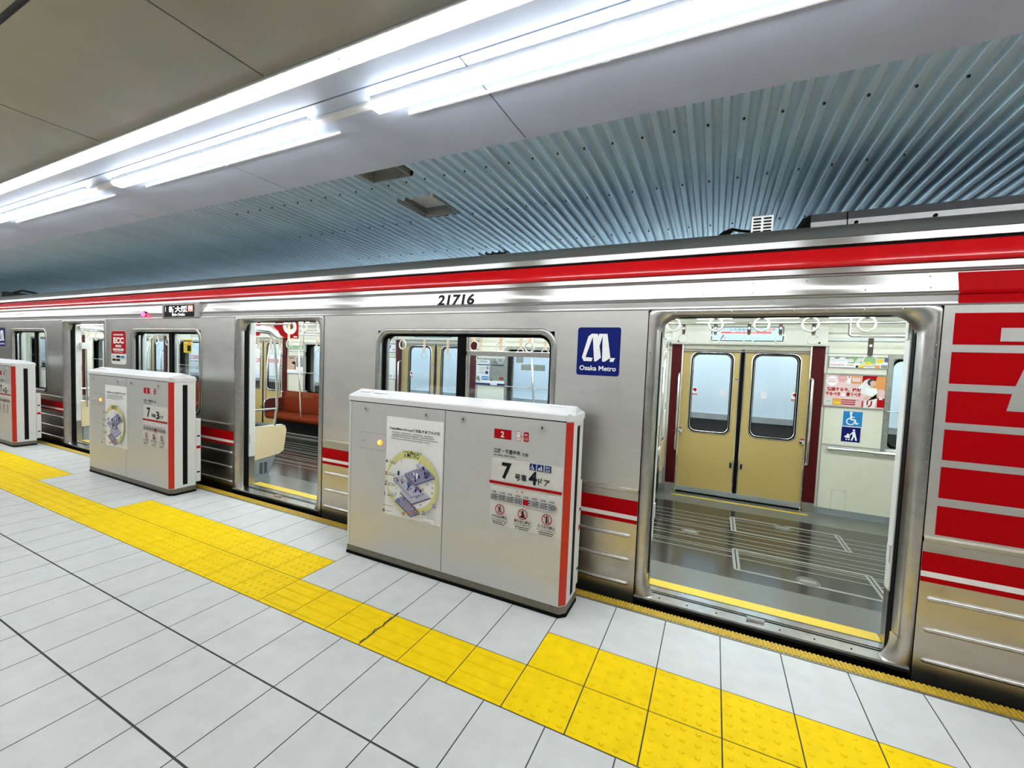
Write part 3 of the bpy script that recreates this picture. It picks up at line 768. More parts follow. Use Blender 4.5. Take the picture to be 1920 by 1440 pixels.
def marker_lamp():
    b = MB(); b.use('rubber').tube([(-6.70, 2.886, 1.992), (-6.70, 2.872, 1.990)], .036, 18)
    b.use('led_red', True); R = [[(-6.70+q*math.cos(2*math.pi*i/18), 2.872-d, 1.990+q*math.sin(2*math.pi*i/18)) for i in range(18)] for q, d in ((.033, 0), (.031, .014), (.022, .026), (.010, .032))]
    b.loops(R, True, close_last=True); tag(b.build('door_lamp', CAR), 'glowing red door lamp')
marker_lamp()

def door_frame(x0, x1):
    b = MB(); b.use('steel_frame')
    def L(ins, y, r, rb): 
        return [(x, y, z) for x, z in rrect(x0+ins, x1-ins, -.02+max(0, ins-.07)*.2, 1.932-ins*.67, r, 8, rb)]
    b.loops([L(0, SY+.012, .03, .004), L(0, SY-.004, .03, .004), L(.004, SY-.010, .03, .004), L(.030, SY-.013, .06, .010), L(.046, SY-.008, .08, .012), L(.060, SY+.012, .105, .014), L(.070, SY+.040, .115, .014), L(.074, SY+.075, .115, .014)], True)
    o = b.build('door_frame', CAR)
    # rivets down both sides
    b = MB(); b.use('steel_sill')
    for x in (x0+.018, x1-.018):
        for k in range(14): b.tube([(x, SY-.012, .75+.075*k), (x, SY-.016, .75+.075*k)], .0042, 8)
    for k in range(8): x = x0+.16+(x1-x0-.32)*k/7; b.tube([(x, SY-.012, 1.912), (x, SY-.016, 1.912)], .004, 8)
    b.build('rivet_row', o)
    # curved kick plates at the foot of both posts
    for x, s in ((x0+.045, 1), (x1-.045, -1)):
        b = MB(); b.use('steel_frame')
        rows = []
        for k in range(11):
            t = k/10; z = .170-.140*t; d = .046*t**2.6
            rows.append([(x-.010*s+(.045*q)*s+d*s*q, SY-.0135-.004*t+.062*(q**2.2)-.012*t*q, z) for q in (0, .2, .4, .6, .8, 1.0)])
        n = 6; vs = [q for r_ in rows for q in r_]
        b.add(vs, [(i*n+j, i*n+j+1, (i+1)*n+j+1, (i+1)*n+j) for i in range(10) for j in range(n-1)], True); b.build('post_foot', o)
    # sill step
    b = MB(); b.use('steel_sill'); b.extr([(SY-.010, -.030), (SY-.024, .002), (SY-.026, .020), (SY-.020, .029), (SY+.060, .033), (SY+.060, -.030)], x0+.002, x1-.012, closed=True)
    b.use('rubber').box(x0+.07, x1-.07, SY+.062, SY+.070, .012, .030); b.use('steel_sill').box(x0+.07, x1-.07, SY+.070, SY+.078, .012, .036)
    b.use('rubber').box(x0+.07, x1-.07, SY+.078, SY+.084, .012, .030); b.use('steel_sill').box(x0+.07, x1-.07, SY+.084, SY+.145, .010, .040)
    xm = (x0+x1)/2; b.use('steel_frame').box(xm-.045, xm+.05, SY+.030, SY+.062, .030, .046, .004)
    b.use('black')
    for k in range(7): x = x0+.16+.17*k; b.tube([(x, SY+.015, .0300), (x, SY+.015, .0335)], .004, 8)
    b.build('door_sill', CAR)
    # edges of the two leaves drawn into their pockets, then the inner posts
    for x, s in ((x0, 1), (x1, -1)):
        b = MB(); b.use('rubber').box(x+s*.02, x+s*.076, SY+.060, SY+.105, .036, 1.90); b.use('edge_steel').box(x-s*.30, x+s*.02, SY+.072, SY+.100, .04, 1.90); b.build('door_leaf', CAR)
        b = MB(); b.use('ivory').box(x+s*.0, x+s*.080, SY+.115, SY+.185, .36, 1.90, .004); b.use('steel_frame').box(x+s*.0, x+s*.078, SY+.115, SY+.183, .04, .36)
        b.use('ivory'); b.box(x+s*.078, x+s*.088, SY+.120, SY+.16, .52, .62); b.box(x+s*.078, x+s*.088, SY+.12, SY+.16, 1.76, 1.90)
        b.build('door_post', CAR)
    b = MB(); b.use('rubber').box(x0+.05, x1-.05, SY+.05, SY+.11, 1.882, 1.93); b.build('header_seal', CAR)
    b = MB(); b.use('cream').box(x0-.05, x1+.05, SY+.115, SY+.185, 1.90, 2.14); b.build('door_header', CAR)
for d in DOORS: door_frame(*d)

def window(x0, x1, drop, mull):
    b = MB(); b.use('steel_frame')
    def L(ins, y, r): return [(x, y, z) for x, z in rrect(x0+ins, x1-ins, WZ0+ins, WZ1-ins, r, 8)]
    b.loops([L(0, SY, .13), L(0, SY-.006, .13), L(.012, SY-.012, .125), L(.036, SY-.010, .105), L(.044, SY+.004, .10), L(.046, SY+.030, .10)], True)
    o = b.build('window_frame', CAR)
    b = MB(); b.use('rubber'); b.loops([L(.044, SY+.020, .10), L(.044, SY+.034, .10), L(.066, SY+.034, .085), L(.066, SY+.042, .085), L(.060, SY+.10, .085)], True)
    xm = mull; b.box(xm-.036, xm+.036, SY+.026, SY+.050, WZ0+.05, WZ1-.05); b.build('gasket', o)
    b = MB(); b.use('steel_frame')
    for xx in (x0+.075, xm+.046): b.box(xx, xx+.018, SY+.046, SY+.066, WZ0+.06, WZ1-.06)
    b.use('glass').box(x0+.05, xm-.02, SY+.046, SY+.050, WZ0+.05, WZ1-.05); b.build('pane', o)
    b = MB(); zt = 1.600 if drop else WZ1-.05
    b.use('glass').box(xm+.02, x1-.05, SY+.056, SY+.060, WZ0+.05, zt)
    if drop: b.use('steel_frame').box(xm+.030, x1-.05, SY+.045, SY+.072, zt-.004, zt+.034, .004)
    b.build('pane', o)
    b = MB(); b.use('cream_dark'); b.loops([L(.050, SY+.085, .09), L(.030, SY+.135, .09), L(.0, SY+.137, .11)], True); b.build('inner_frame', o)
    return o
w1 = window(*WINS[0], True, -1.863); w2 = window(*WINS[1], False, -6.150); w3 = window(*WINS[2], False, -10.26)
b = MB(); p = Print(b, (-5.900, SY+.0455, 1.515)); p.rect(0, 0, .175, .165, 'sign_yellow'); p.rect(0, .135, .175, .150, 'hair'); p.rect(.08, .02, .155, .105, 'black'); p.rect(.09, .09, .150, .125, 'orange'); p.greek(.012, .09, .06, .010, 'hair', 1); p.greek(.012, .06, .06, .010, 'hair', 2); p.greek(.012, .03, .06, .010, 'hair', 4)
tag(b.build('window_sticker', w2), 'yellow sticker')

# emblems and stickers on the outside
def emblem(x0):
    b = MB(); z0, z1 = 1.484, 1.816; x1 = x0+.299
    b.use('logo_blue').loops([[(x, SY-.0003, z) for x, z in rrect(x0, x1, z0, z1, .018, 4)], [(x, SY-.0009, z) for x, z in rrect(x0, x1, z0, z1, .018, 4)]], close_last=True)
    p = Print(b, (x0, SY-.001, z0)); metro_mark(p, .036, .098, .232, .190, 'paper'); p.text('Osaka Metro', .022, .034, 'paper', h=.034, w=.255, bold=.022)
    tag(b.build('metro_emblem', CAR), 'blue square emblem with white letters')
emblem(-.881); emblem(-11.78)
b = MB(); x0, x1, z0, z1 = -7.60, -7.185, 1.315, 1.775
b.use('white_film').loops([[(x, SY-.0003, z) for x, z in rrect(x0, x1, z0, z1, .05, 5)], [(x, SY-.0009, z) for x, z in rrect(x0, x1, z0, z1, .05, 5)]], close_last=True)
p = Print(b, (x0, SY-.001, z0)); w = x1-x0; p.poly([q for q in rrect(.004, w-.004, .145, .456, .048, 5, .002)], 'print_red')
p.text('ECC', .065, .285, 'paper', h=.085, w=.285, bold=.05); p.greek(.07, .395, .34, .018, 'paper', 4, 1)
p.greek(.13, .235, .29, .030, 'paper', 5, .95); p.greek(.06, .185, .36, .032, 'paper', 6, .95); p.rect(.09, .166, .33, .171, 'paper')
p.greek(.04, .10, .13, .010, 'grey_print', 7); p.rect(.155, .090, .255, .120, 'black_print'); p.rect(.275, .090, .375, .120, 'sky_blue'); p.rect(.045, .045, .14, .075, 'black_print'); p.rect(.155, .045, .255, .075, 'black_print')
tag(b.build('school_sticker', CAR), 'red and white advertising sticker')
# big red stripes with a silver figure, right of the nearest door
b = MB(); p = Print(b, (0, SY-.0003, 0))
rows = [(1.729, 1.886), (1.532, 1.691), (1.334, 1.494), (1.141, 1.298), (.944, 1.105), (.751, .902)]
xa, xe = 1.070, 2.75
p.poly([(xa, 1.729), (xe, 1.729), (xe, 1.886), (xa, 1.886)], 'red_film', .0004)
p.poly([(xa, 1.532), (1.309, 1.532), (1.352, 1.691), (xa, 1.691)], 'red_film', .0004); p.poly([(1.85, 1.532), (xe, 1.532), (xe, 1.691), (1.80, 1.691)], 'red_film', .0004)
p.poly([(xa, 1.334), (1.60, 1.334), (1.60, 1.410), (1.286, 1.410), (1.300, 1.494), (xa, 1.494)], 'red_film', .0004); p.poly([(1.95, 1.334), (xe, 1.334), (xe, 1.494), (1.90, 1.494)], 'red_film', .0004)
for z0, z1 in rows[3:]: p.poly([(xa, z0), (xe, z0), (xe, z1), (xa, z1)], 'red_film', .0004)
p.poly([(1.241, 1.747), (1.75, 1.747), (1.75, 1.812), (1.241, 1.812)], 'steel', .0009)
tag(b.build('livery_stripes', CAR), 'wide red stripes cut by a silver figure')
b = MB(); b.use('red_film')
b.extr([(y-.0012, z) for y, z in [(2.876, 1.934), (2.880, 1.945), (2.880, 1.978), (2.872, 1.983), (2.869, 1.990), (2.878, 1.997), (2.8835, 2.0005), (2.908, 2.094)]], 1.077, 2.75)
b.build('livery_block', CAR)

# ---- roof equipment
b = MB(); b.use('ac_grey'); X0 = .478
P = lambda x: [(x, 3.15, 2.478), (x, 3.162, 2.530), (x, 3.45, 2.60), (x, 5.2, 2.60), (x, 5.45, 2.478)]
b.loops([P(X0), P(.655)]); b.loops([P(.662), P(3.0)], close_last=True); b.use('rubber').loops([P(.655), P(.662)])
b.use('rubber').add([(X0, 3.15, 2.40), (X0, 3.162, 2.530), (X0, 3.45, 2.60), (X0-.10, 3.45, 2.43), (X0-.045, 3.18, 2.40)], [(0, 1, 2, 3, 4)])
b.use('ac_band').box(X0, .655, 3.145, 3.158, 2.430, 2.478); b.box(.662, 3.0, 3.145, 3.158, 2.430, 2.480); b.use('rubber').box(X0, 3.0, 3.16, 5.4, 2.40, 2.478)
for x in (.70, 1.05, 1.6, 2.2): b.use('rubber').tube([(x, 3.145, 2.456), (x, 3.138, 2.456)], .010, 10)
tag(b.build('air_conditioner', CAR), 'dark roof casing with pale band')
b = MB(); b.use('louvre').box(.158, .282, 3.15, 3.25, 2.43, 2.552, .004); b.use('black')
for i in range(5):
    for x0 in (.168, .225): b.prism(rrect(x0, x0+.045, 2.447+.020*i, 2.458+.020*i, .004, 3), (0, 3.1505, 0), (1, 0, 0), (0, 0, 1), .0015)
b.build('louvred_box', CAR)
b = MB(); b.use('rubber').tube([(.16, 3.20, 2.47), (.10, 3.19, 2.478), (.05, 3.18, 2.490), (.0, 3.17, 2.470), (-.05, 3.16, 2.425)], .0095, 8); b.tube([(.06, 3.18, 2.489), (.03, 3.17, 2.460), (-.02, 3.16, 2.445), (-.05, 3.15, 2.41)], .0095, 8); b.build('roof_cable', CAR)
b = MB(); b.use('rubber'); Q = lambda x, t: [(x, 3.12, 2.40), (x, 3.14, t), (x, 3.5, t), (x, 3.6, 2.40)]
b.loops([Q(-11.15, 2.43), Q(-12.5, 2.545), Q(-16.0, 2.545)], close_last=True, close_first=True); b.use('ac_band').box(-12.95, -12.60, 3.10, 3.13, 2.44, 2.53); b.box(-16, -13.9, 3.10, 3.13, 2.40, 2.44)
b.use('rubber').tube([(-12.0, 3.13, 2.50), (-11.6, 3.13, 2.52), (-11.15, 3.13, 2.47), (-10.8, 3.13, 2.42)], .02, 8); tag(b.build('roof_duct', CAR), 'black roof casing')

# ---- inside the train
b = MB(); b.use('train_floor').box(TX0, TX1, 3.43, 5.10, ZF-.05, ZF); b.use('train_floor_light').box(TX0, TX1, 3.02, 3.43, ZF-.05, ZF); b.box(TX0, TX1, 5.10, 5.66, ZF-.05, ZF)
b.use('floor_line')
for y in (3.835, 3.935, 3.975, 4.10, 4.17, 4.28, 4.40, 4.46, 4.57, 4.68, 4.80): b.box(TX0, TX1, y-.005, y+.005, ZF, ZF+.0004)
b.use('floor_yellow')
for a, c in DOORS: b.box(a+.075, c-.075, 3.035, 3.125, ZF, ZF+.0012)
for f in FAR: b.box(f-.68, f+.70, 5.375, 5.43, ZF, ZF+.0012)
b.build('train_floor', CAR)
def trap(x0, x1, y0, y1):
    b = MB(); b.use('floor_line')
    b.box(x0-.012, x1+.012, y0-.010, y0+.014, ZF, ZF+.0022); b.box(x0-.012, x1+.012, y1-.014, y1+.010, ZF, ZF+.0022)
    for x in (x0, x1): b.box(x-.024, x-.004, y0, y1, ZF, ZF+.0024); b.box(x+.004, x+.024, y0, y1, ZF, ZF+.0024)
    b.use('black')
    for x in (x0, x1): b.box(x-.004, x+.004, y0, y1, ZF, ZF+.0020)
    b.build('floor_hatch', CAR)
trap(.240, 1.138, 3.597, 4.012); trap(.248, 1.127, 4.462, 4.874)
for i, (x, y) in enumerate(((-.122, 4.232), (.70, 3.657), (.683, 4.810))):
    b = MB(); n = 24; R = .078; b.use('train_floor_light').loops([[(x+R*math.cos(2*math.pi*k/n), y+R*math.sin(2*math.pi*k/n), ZF+.0003) for k in range(n)], [(x+(R-.004)*math.cos(2*math.pi*k/n), y+(R-.004)*math.sin(2*math.pi*k/n), ZF+.003) for k in range(n)]], close_last=True)
    b.use('grey_print').box(x-.05, x+.05, y+.006, y+.016, ZF+.003, ZF+.0034); b.box(x-.05, x+.05, y-.016, y-.006, ZF+.003, ZF+.0034); b.build('floor_plug', CAR)
b = MB(); b.use('rubber').box(TX0, TX1, SY+.13, 5.62, -.30, -.02); b.box(TX0, TX1, 2.95, 3.02, -.3, ZF-.012); b.build('underframe', CAR)
# ceiling with coves
b = MB(); b.use('cream').extr([(3.03, 1.90), (3.05, 2.06), (3.20, 2.14), (3.55, 2.19), (5.05, 2.19), (5.40, 2.14), (5.52, 2.05), (5.555, 1.80)], TX0, TX1, smooth=False)
b.build('train_ceiling', CAR)
b = MB(); b.use('cream_dark').extr([(5.532, 1.985), (5.515, 1.990), (5.515, 2.000), (5.527, 2.005)], TX0, TX1); b.use('ivory').extr([(5.540, 1.905), (5.520, 1.915), (5.520, 1.945), (5.530, 1.950)], TX0, TX1); b.use('grey_print').extr([(5.555, 1.772), (5.548, 1.776), (5.548, 1.784), (5.555, 1.788)], TX0, TX1); b.build('ceiling_rail', CAR)
for y in (3.58, 5.0):
    b = MB(); b.use('cream_dark').box(TX0+.3, TX1-.2, y-.075, y+.075, 2.165, 2.188)
    b.use('led_train' if y < 4 else 'led_train_back')
    for k in range(-42, 6):
        x = -.206+.588*k
        if x > TX0+.3 and x+.34 < TX1-.2: b.box(x, x+.342, y-.055, y+.055, 2.125 if y < 4 else 2.100, 2.166, .01)
    b.build('train_light', CAR)
# far wall with its doors and windows
FY = 5.55
FW = [(-2.74, -1.00), (-7.06, -5.30), (-11.35, -9.62), (-15.65, -13.95), (1.635, 3.0), (-19.9, -18.3)]
def far_wall():
    b = MB()
    for i, f in enumerate(FAR):
        pass
    xs = sorted([(f-.650, f+.655, 'd') for f in FAR]+[(a, c, 'w') for a, c in FW]); x = TX0
    b.use('cream')
    for a, c, t in xs:
        b.box(x, a, FY, FY+.05, ZF+.07, 1.90)
        if t == 'w': b.box(a, c, FY, FY+.05, ZF+.07, .815); b.box(a, c, FY, FY+.05, 1.735, 1.90)
        x = c
    b.box(x, TX1, FY, FY+.05, ZF+.07, 1.90)
    b.use('box_grey').box(TX0, TX1, FY-.006, FY+.04, ZF, ZF+.07)
    b.build('far_wall', CAR)
    for f in FAR:
        for dx in (.800, -.800):
            b = MB(); b.use('grey_print').box(f+dx-.004, f+dx+.004, FY-.005, FY, ZF, 1.86)
            if dx > 0: b.box(f+.804, f+1.36, FY-.003, FY, .792, .808)
            b.build('wall_joint', CAR)
    b = MB(); b.use('steel')
    b.box(TX0, TX1, 5.75, 5.77, -.05, .78)
    x = TX0
    for a, c, t in xs:
        b.box(x, a, 5.74, 5.77, .78, 2.2); x = c
        if t == 'w': b.box(a, c, 5.74, 5.77, 1.74, 2.2)
        else: b.box(a, c, 5.74, 5.77, 1.84, 2.2)
    b.box(x, TX1, 5.74, 5.77, .78, 2.2); b.build('far_side', CAR)
far_wall()
def far_door(f):
    for s in (-1, 1):
        b = MB(); b.use('pillar_red')
        x0, x1 = sorted((f+s*.660, f+s*.770)); b.box(x0, x1, FY-.028, FY+.01, .145, 1.86); b.use('steel_frame').box(x0, x1, FY-.030, FY+.01, ZF, .145); b.use('pillar_red')
        b.use('chrome').box(f+s*.648-.006, f+s*.648+.006, FY-.020, FY+.03, ZF, 1.86)
        b.build('door_pillar', CAR)
    b = MB(); b.use('cream_header').box(f-.775, f+.775, FY-.085, FY+.02, 1.862, 2.06, .004); b.use('cream_dark').box(f-.775, f+.775, FY-.087, FY+.02, 1.852, 1.864)
    b.use('black').tube([(f-.70, FY-.085, 1.885), (f-.70, FY-.0875, 1.885)], .010, 10); b.tube([(f+.70, FY-.085, 1.885), (f+.70, FY-.0875, 1.885)], .010, 10)
    hd = b.build('door_header', CAR)
    b = MB(); b.use('rubber').box(f-.66, f+.66, FY-.006, FY+.05, ZF, ZF+.02); b.build('door_track', CAR)
    b = MB(); b.use('rubber').box(f-.66, f+.66, FY+.02, FY+.06, 1.82, 1.90); b.build('header_seal', CAR)
    b = MB(); yy = FY-.088; b.use('black').box(f-.345, f+.372, yy, yy+.004, 1.895, 2.058)
    p = Print(b, (f-.345, yy, 1.895)); p.rect(.008, .008, .709, .155, 'screen'); p.rect(.10, .086, .60, .108, 'screen_red'); p.text('This is the final stop', .20, .091, 'paper', h=.013, w=.26, bold=.02)
    p.text('しんおおさか', .195, .120, 'screen_navy', h=.024, w=.24, bold=.005); p.greek(.03, .138, .14, .006, 'grey_print', 1); p.rect(.572, .122, .63, .142, 'screen_red'); p.greek(.578, .128, .62, .008, 'paper', 2, 1)
    p.text('Thank you for boarding.', .165, .052, 'grey_print', h=.011, w=.17); p.text('Please be sure to take all your belongings with you.', .165, .028, 'grey_print', h=.011, w=.43); p.poly([(.095, .012), (.103, .012), (.135, .066), (.122, .070)], 'screen_navy'); p.rect(.136, .016, .152, .045, 'screen_red'); p.rect(.139, .022, .149, .036, 'screen')
    b.build('display_screen', hd)
    for s in (-1, 1):
        xi, xo = f+s*.026, f+s*.648; x0, x1 = min(xi, xo), max(xi, xo)
        wa, wb = (f-.546, f-.092) if s < 0 else (f+.105, f+.565); z0, z1 = .797, 1.762; Y = FY+.028
        b = MB(); b.use('wood_gold')
        O = [(x0+.004, ZF+.02), (x1-.004, ZF+.02), (x1-.004, 1.86), (x0+.004, 1.86)]
        I = rrect(wa, wb, z0, z1, .082, 6); n = len(I)
        # panel around the window: fan from the outer corners to the rounded hole
        vs = [(x, Y, z) for x, z in O]+[(x, Y, z) for x, z in I]
        idx = {0: 3, 1: 0, 2: 1, 3: 2}; q = n//4
        fs = []; corner = [1, 2, 3, 0]
        for c in range(4):
            for k in range(q-1): fs.append((corner[c], 4+c*q+k, 4+c*q+k+1))
            fs.append((corner[c], 4+c*q+q-1, 4+((c+1)*q) % n, corner[(c+1) % 4]))
        b.add(vs, fs, False)
        b.use('steel_frame').box(x0+.004, x1-.004, Y-.003, Y, ZF+.02, ZF+.075); b.use('chrome').box(xi-.005, xi+.005, Y-.006, Y+.01, ZF+.02, 1.86)
        b.use('rubber').box(min(f, f+s*.020), max(f, f+s*.020), Y-.006, Y+.02, ZF+.02, 1.86)
        b.use('steel_frame').prism(rrect(xi+s*.03-.015, xi+s*.03+.015, .40, .475, .008, 3), (0, Y-.001, 0), (1, 0, 0), (0, 0, 1), .004); b.use('black').prism(rrect(xi+s*.03-.009, xi+s*.03+.009, .408, .467, .006, 3), (0, Y-.0052, 0), (1, 0, 0), (0, 0, 1), .0006)
        b.use('chrome').box(xo-s*.02-.03, xo-s*.02+.03, Y-.035, Y, .775, .835); b.use('print_red').box(xo-s*.02-.02, xo-s*.02+.02, Y-.038, Y-.03, .822, .835); b.use('black').box(xo-s*.02-.028, xo-s*.02-.005, Y-.037, Y-.03, .78, .80)
        if s < 0: b.use('steel_frame').box(wb+.028, f-.034, Y-.004, Y, 1.43, 1.450); b.use('black').box(wb+.03, f-.036, Y-.0045, Y, 1.450, 1.458)
        d = b.build('door_leaf', CAR)
        b = MB(); L = lambda i, y: [(x, y, z) for x, z in rrect(wa+i, wb-i, z0+i, z1-i, .082-i*.5, 6)]
        b.use('chrome').loops([L(-.012, Y), L(-.010, Y-.008), L(.0, Y-.008)], True); b.use('rubber').loops([L(0, Y-.008), L(.014, Y-.005), L(.014, Y+.02)], True); b.use('chrome').loops([L(.014, Y-.003), L(.020, Y-.001), L(.020, Y+.02)], True); b.use('rubber').loops([L(.020, Y+.0), L(.026, Y+.004), L(.026, Y+.03)], True)
        b.build('window_seal', d)
        b = MB(); b.use('glass_far').add(L(.022, Y+.012), [tuple(range(n))])
        p = Print(b, (wa if s < 0 else wb-.085, Y+.0105, 1.255)); p.rect(.022, .012, .080, .085, 'paper'); p.rect(.022, -.012, .080, .008, 'print_red'); p.greek(.03, -.006, .072, .007, 'paper', 4, 1)
        p.ell(.056, .052, .019, .022, 'print_red', 16); p.rect(.030, .055, .055, .063, 'print_red'); p.rect(.045, .025, .050, .045, 'paper')
        uu = .33 if s < 0 else -.275; p.rr(uu, -.005, uu+.06, .07, .01, 'white_film'); p.greek(uu+.012, .05, uu+.05, .007, 'grey_print', 5, .6); p.greek(uu+.012, .03, uu+.05, .007, 'grey_print', 6, .6)
        b.build('door_window', d)
    # grab bars beside the door
    for s in (-1, 1):
        x = f+s*.668; b = MB(); b.use('chrome').tube([(x, FY-.03, 1.50), (x, FY-.075, 1.495), (x, FY-.085, 1.46), (x, FY-.085, .60), (x, FY-.075, .57), (x, FY-.03, .56)], .013, 10)
        b.tube([(x+s*.0, FY-.085, .80), (x+s*.035, FY-.03, .80)], .011, 8); b.build('grab_bar', CAR)
for f in FAR: far_door(f)
def far_window(a, c):
    b = MB(); b.use('edge_steel'); L = lambda i, y, r=.05: [(x, y, z) for x, z in rrect(a+i, c-i, .815+i, 1.735-i, r, 5)]
    b.loops([L(-.05, FY, .02), L(-.045, FY-.012, .02), L(-.005, FY-.012, .02), L(.0, FY-.004), L(.0, FY+.06)], False); o = b.build('far_window_frame', CAR)
    b = MB(); b.use('rubber').loops([L(0, FY+.02), L(.0, FY+.06), L(.02, FY+.06, .07), L(.02, FY+.10, .07)]); b.use('glass_far').add(L(.01, FY+.07, .07), [tuple(range(len(L(0, 0))))]); b.build('pane', o)
    b = MB(); b.use('ivory').box(a-.02, c+.02, FY-.055, FY+.0, .790, .812, .004); b.use('chrome').tube([(a-.03, FY-.004, 1.205), (a-.03, FY-.04, 1.205), (a+.02, FY-.05, 1.20), (c-.02, FY-.05, 1.20), (c+.03, FY-.004, 1.205)], .006, 8); b.build('window_rail', o)
    return o
fw = [far_window(*w) for w in FW]
b = MB(); p = Print(b, (-2.64, FY+.068, 1.40)); p.rect(0, .15, .115, .235, 'edge_steel'); p.text('7', .03, .165, 'grey_print', h=.055); p.rect(.085, .045, .46, .13, 'edge_steel'); b.build('window_sticker', fw[0])
# pipes for the hand straps
b = MB(); b.use('chrome')
for y in (3.62, 5.03):
    b.tube([(TX0+.3, y, 2.055), (TX1-.3, y, 2.055)], .013, 8)
b.build('strap_rail', CAR)
for xa, xb in ((1.135, 2.95), (-3.20, -.55), (-7.50, -4.87), (-11.8, -9.2)):
    b = MB(); b.use('chrome')
    for y in (5.03, 3.62):
        b.tube([(xa, y, 2.18), (xa, y, 1.945), (xa+.02, y, 1.928), (xb-.02, y, 1.928), (xb, y, 1.945), (xb, y, 2.18)], .012, 8)
    b.build('low_strap_rail', CAR)
# inner face of the near side
b = MB(); b.use('cream'); x = TX0
for a, c in sorted(DOORS+WINS):
    if (a, c) in DOORS: b.box(x, a, SY+.14, SY+.17, ZF, 1.92); x = c
    else: b.box(x, a, SY+.14, SY+.17, ZF, 1.92); b.box(a, c, SY+.14, SY+.17, ZF, WZ0); b.box(a, c, SY+.14, SY+.17, WZ1, 1.92); x = c
b.box(x, TX1, SY+.14, SY+.17, ZF, 1.92); b.build('near_wall', CAR)
b = MB(); b.use('cream').box(TX0-.05, TX0, SY, 5.77, -.05, 2.5); b.box(TX1, TX1+.05, SY, 5.77, -.05, 2.4); b.build('end_wall', CAR)

# ================================================================== things inside the train
def bench(xa, xb, far, label):
    """long upholstered bench; far = against the far wall, otherwise against the near side"""
    Y = (lambda d: FY-d) if far else (lambda d: SY+.17+d)
    r = thing('bench_seat', ((xa+xb)/2, Y(.25), ZF), label, 'seat', 'bench seats in the train')
    b = MB(); b.use('seat_red', True)
    n = max(2, round((xb-xa-.1)/.47)); w = (xb-xa-.10)/n
    # one long cushion with a shallow hollow for each sitter
    for nm, prof in (('seat', [(.10, .40), (.10, .445), (.28, .452), (.43, .448), (.485, .425), (.495, .385), (.47, .335), (.12, .335)]),
                     ('backrest', [(.015, .42), (.020, .80), (.045, .832), (.075, .825), (.095, .78), (.125, .46), (.125, .42)])):
        b = MB(); b.use('seat_red', True); rows = []
        m = n*6
        for i in range(m+1):
            x = xa+.05+(xb-xa-.10)*i/m; h = abs(math.sin(math.pi*i/6)); 
            rows.append([(x, Y(d-(.010*h if nm == 'backrest' and d > .07 else 0)), z-(.014*h if nm == 'seat' and z > .42 else 0)) for d, z in prof])
        k = len(prof); vs = [p for q in rows for p in q]
        b.add(vs, [(i*k+j, i*k+(j+1) % k, (i+1)*k+(j+1) % k, (i+1)*k+j) for i in range(m) for j in range(k)], True)
        b.add(rows[0], [tuple(range(k))], False); b.add(rows[-1], [tuple(range(k))[::-1]], False)
        if nm == 'backrest' and far:
            b.use('seat_fig')
            for i in range(n):
                for u in range(7):
                    for v in range(3):
                        x = xa+.05+w*i+.09+u*.042; z = .735+v*.026; d = .102+(.78-z)*.09
                        b.add([(x, Y(d+.004), z), (x+.030, Y(d+.004), z), (x+.030, Y(d+.003), z+.017), (x, Y(d+.003), z+.017)], [(0, 1, 2, 3)], False)
        b.build(nm, r)
    b = MB(); b.use('box_grey').box(xa+.06, xb-.06, Y(.02), Y(.36), ZF, .335) if not far else b.use('black').box(xa+.06, xb-.06, Y(.02), Y(.30), ZF, .335)
    b.use('steel_frame').box(xa+.06, xb-.06, Y(.302 if far else .362), Y(.306 if far else .366), .06, .085); b.build('heater_box', r)
    return r
def end_arm(parent, x, s, far):
    """upholstered end arm with a bright rim, s = side facing the doorway"""
    Y = (lambda d: FY-d)
    O = [(.02, .345), (.42, .345), (.475, .38), (.495, .60), (.47, .668), (.40, .70), (.02, .70)]
    for mt, x0, x1, k in (('seat_dark', x-s*.022, x-s*.002, 1), ('wood_cream', x-s*.002, x+s*.016, 1)):
        pass
    b = MB(); P = [(d, z) for d, z in O]
    def ring(xx, g): return [(xx, Y(d*g+.25*(1-g)), .525+(z-.525)*g) for d, z in P]
    b.use('seat_dark').loops([ring(x-s*.024, .93), ring(x-s*.018, .985), ring(x, .985)], close_first=True); b.use('wood_cream').loops([ring(x, .985), ring(x+s*.014, .985), ring(x+s*.018, .96)], close_last=True)
    a = b.build('end_arm', parent)
    b = MB(); b.use('chrome').tube([(x-s*.003, Y(d), z) for d, z in O[1:]], .012, 8); b.build('arm_rim', a)
    b = MB(); b.use('chrome').tube([(x, Y(.47), .66), (x, Y(.46), .95), (x, Y(.435), 1.30), (x, Y(.40), 1.58), (x, Y(.39), 1.70), (x, Y(.36), 1.78), (x, Y(.25), 1.86), (x, Y(.03), 1.90)], .016, 10); b.build('pole', parent)
    b = MB(); b.use('ivory').box(x-.03, x+.03, Y(.07), Y(0), 1.86, 1.94, .006); b.build('pole_bracket', parent)
def arms(r, xa, xb):
    end_arm(r, xa+.02, -1, True); end_arm(r, xb-.02, 1, True)
B1 = bench(-7.56, -4.83, True, 'red-brown bench seen through the middle open door'); arms(B1, -7.56, -4.83)
B2 = bench(-3.27, -.50, True, 'red-brown bench hidden behind the nearest gate, left of the closed yellow doors'); arms(B2, -3.27, -.50)
B3 = bench(-11.86, -9.14, True, 'red-brown bench behind the left window with the yellow sticker'); arms(B3, -11.86, -9.14)
def vert_pole(parent, x, y, name='pole'):
    b = MB(); b.use('chrome').tube([(x, y, ZF+.3), (x+.005, y-.03, .60), (x-.02, y-.035, 1.05), (x-.06, y-.02, 1.45), (x-.10, y+.03, 1.72), (x-.12, y+.10, 1.93)], .016, 10); b.build(name, parent)
vert_pole(B1, -6.60, FY-.42); vert_pole(B2, -2.10, FY-.42)
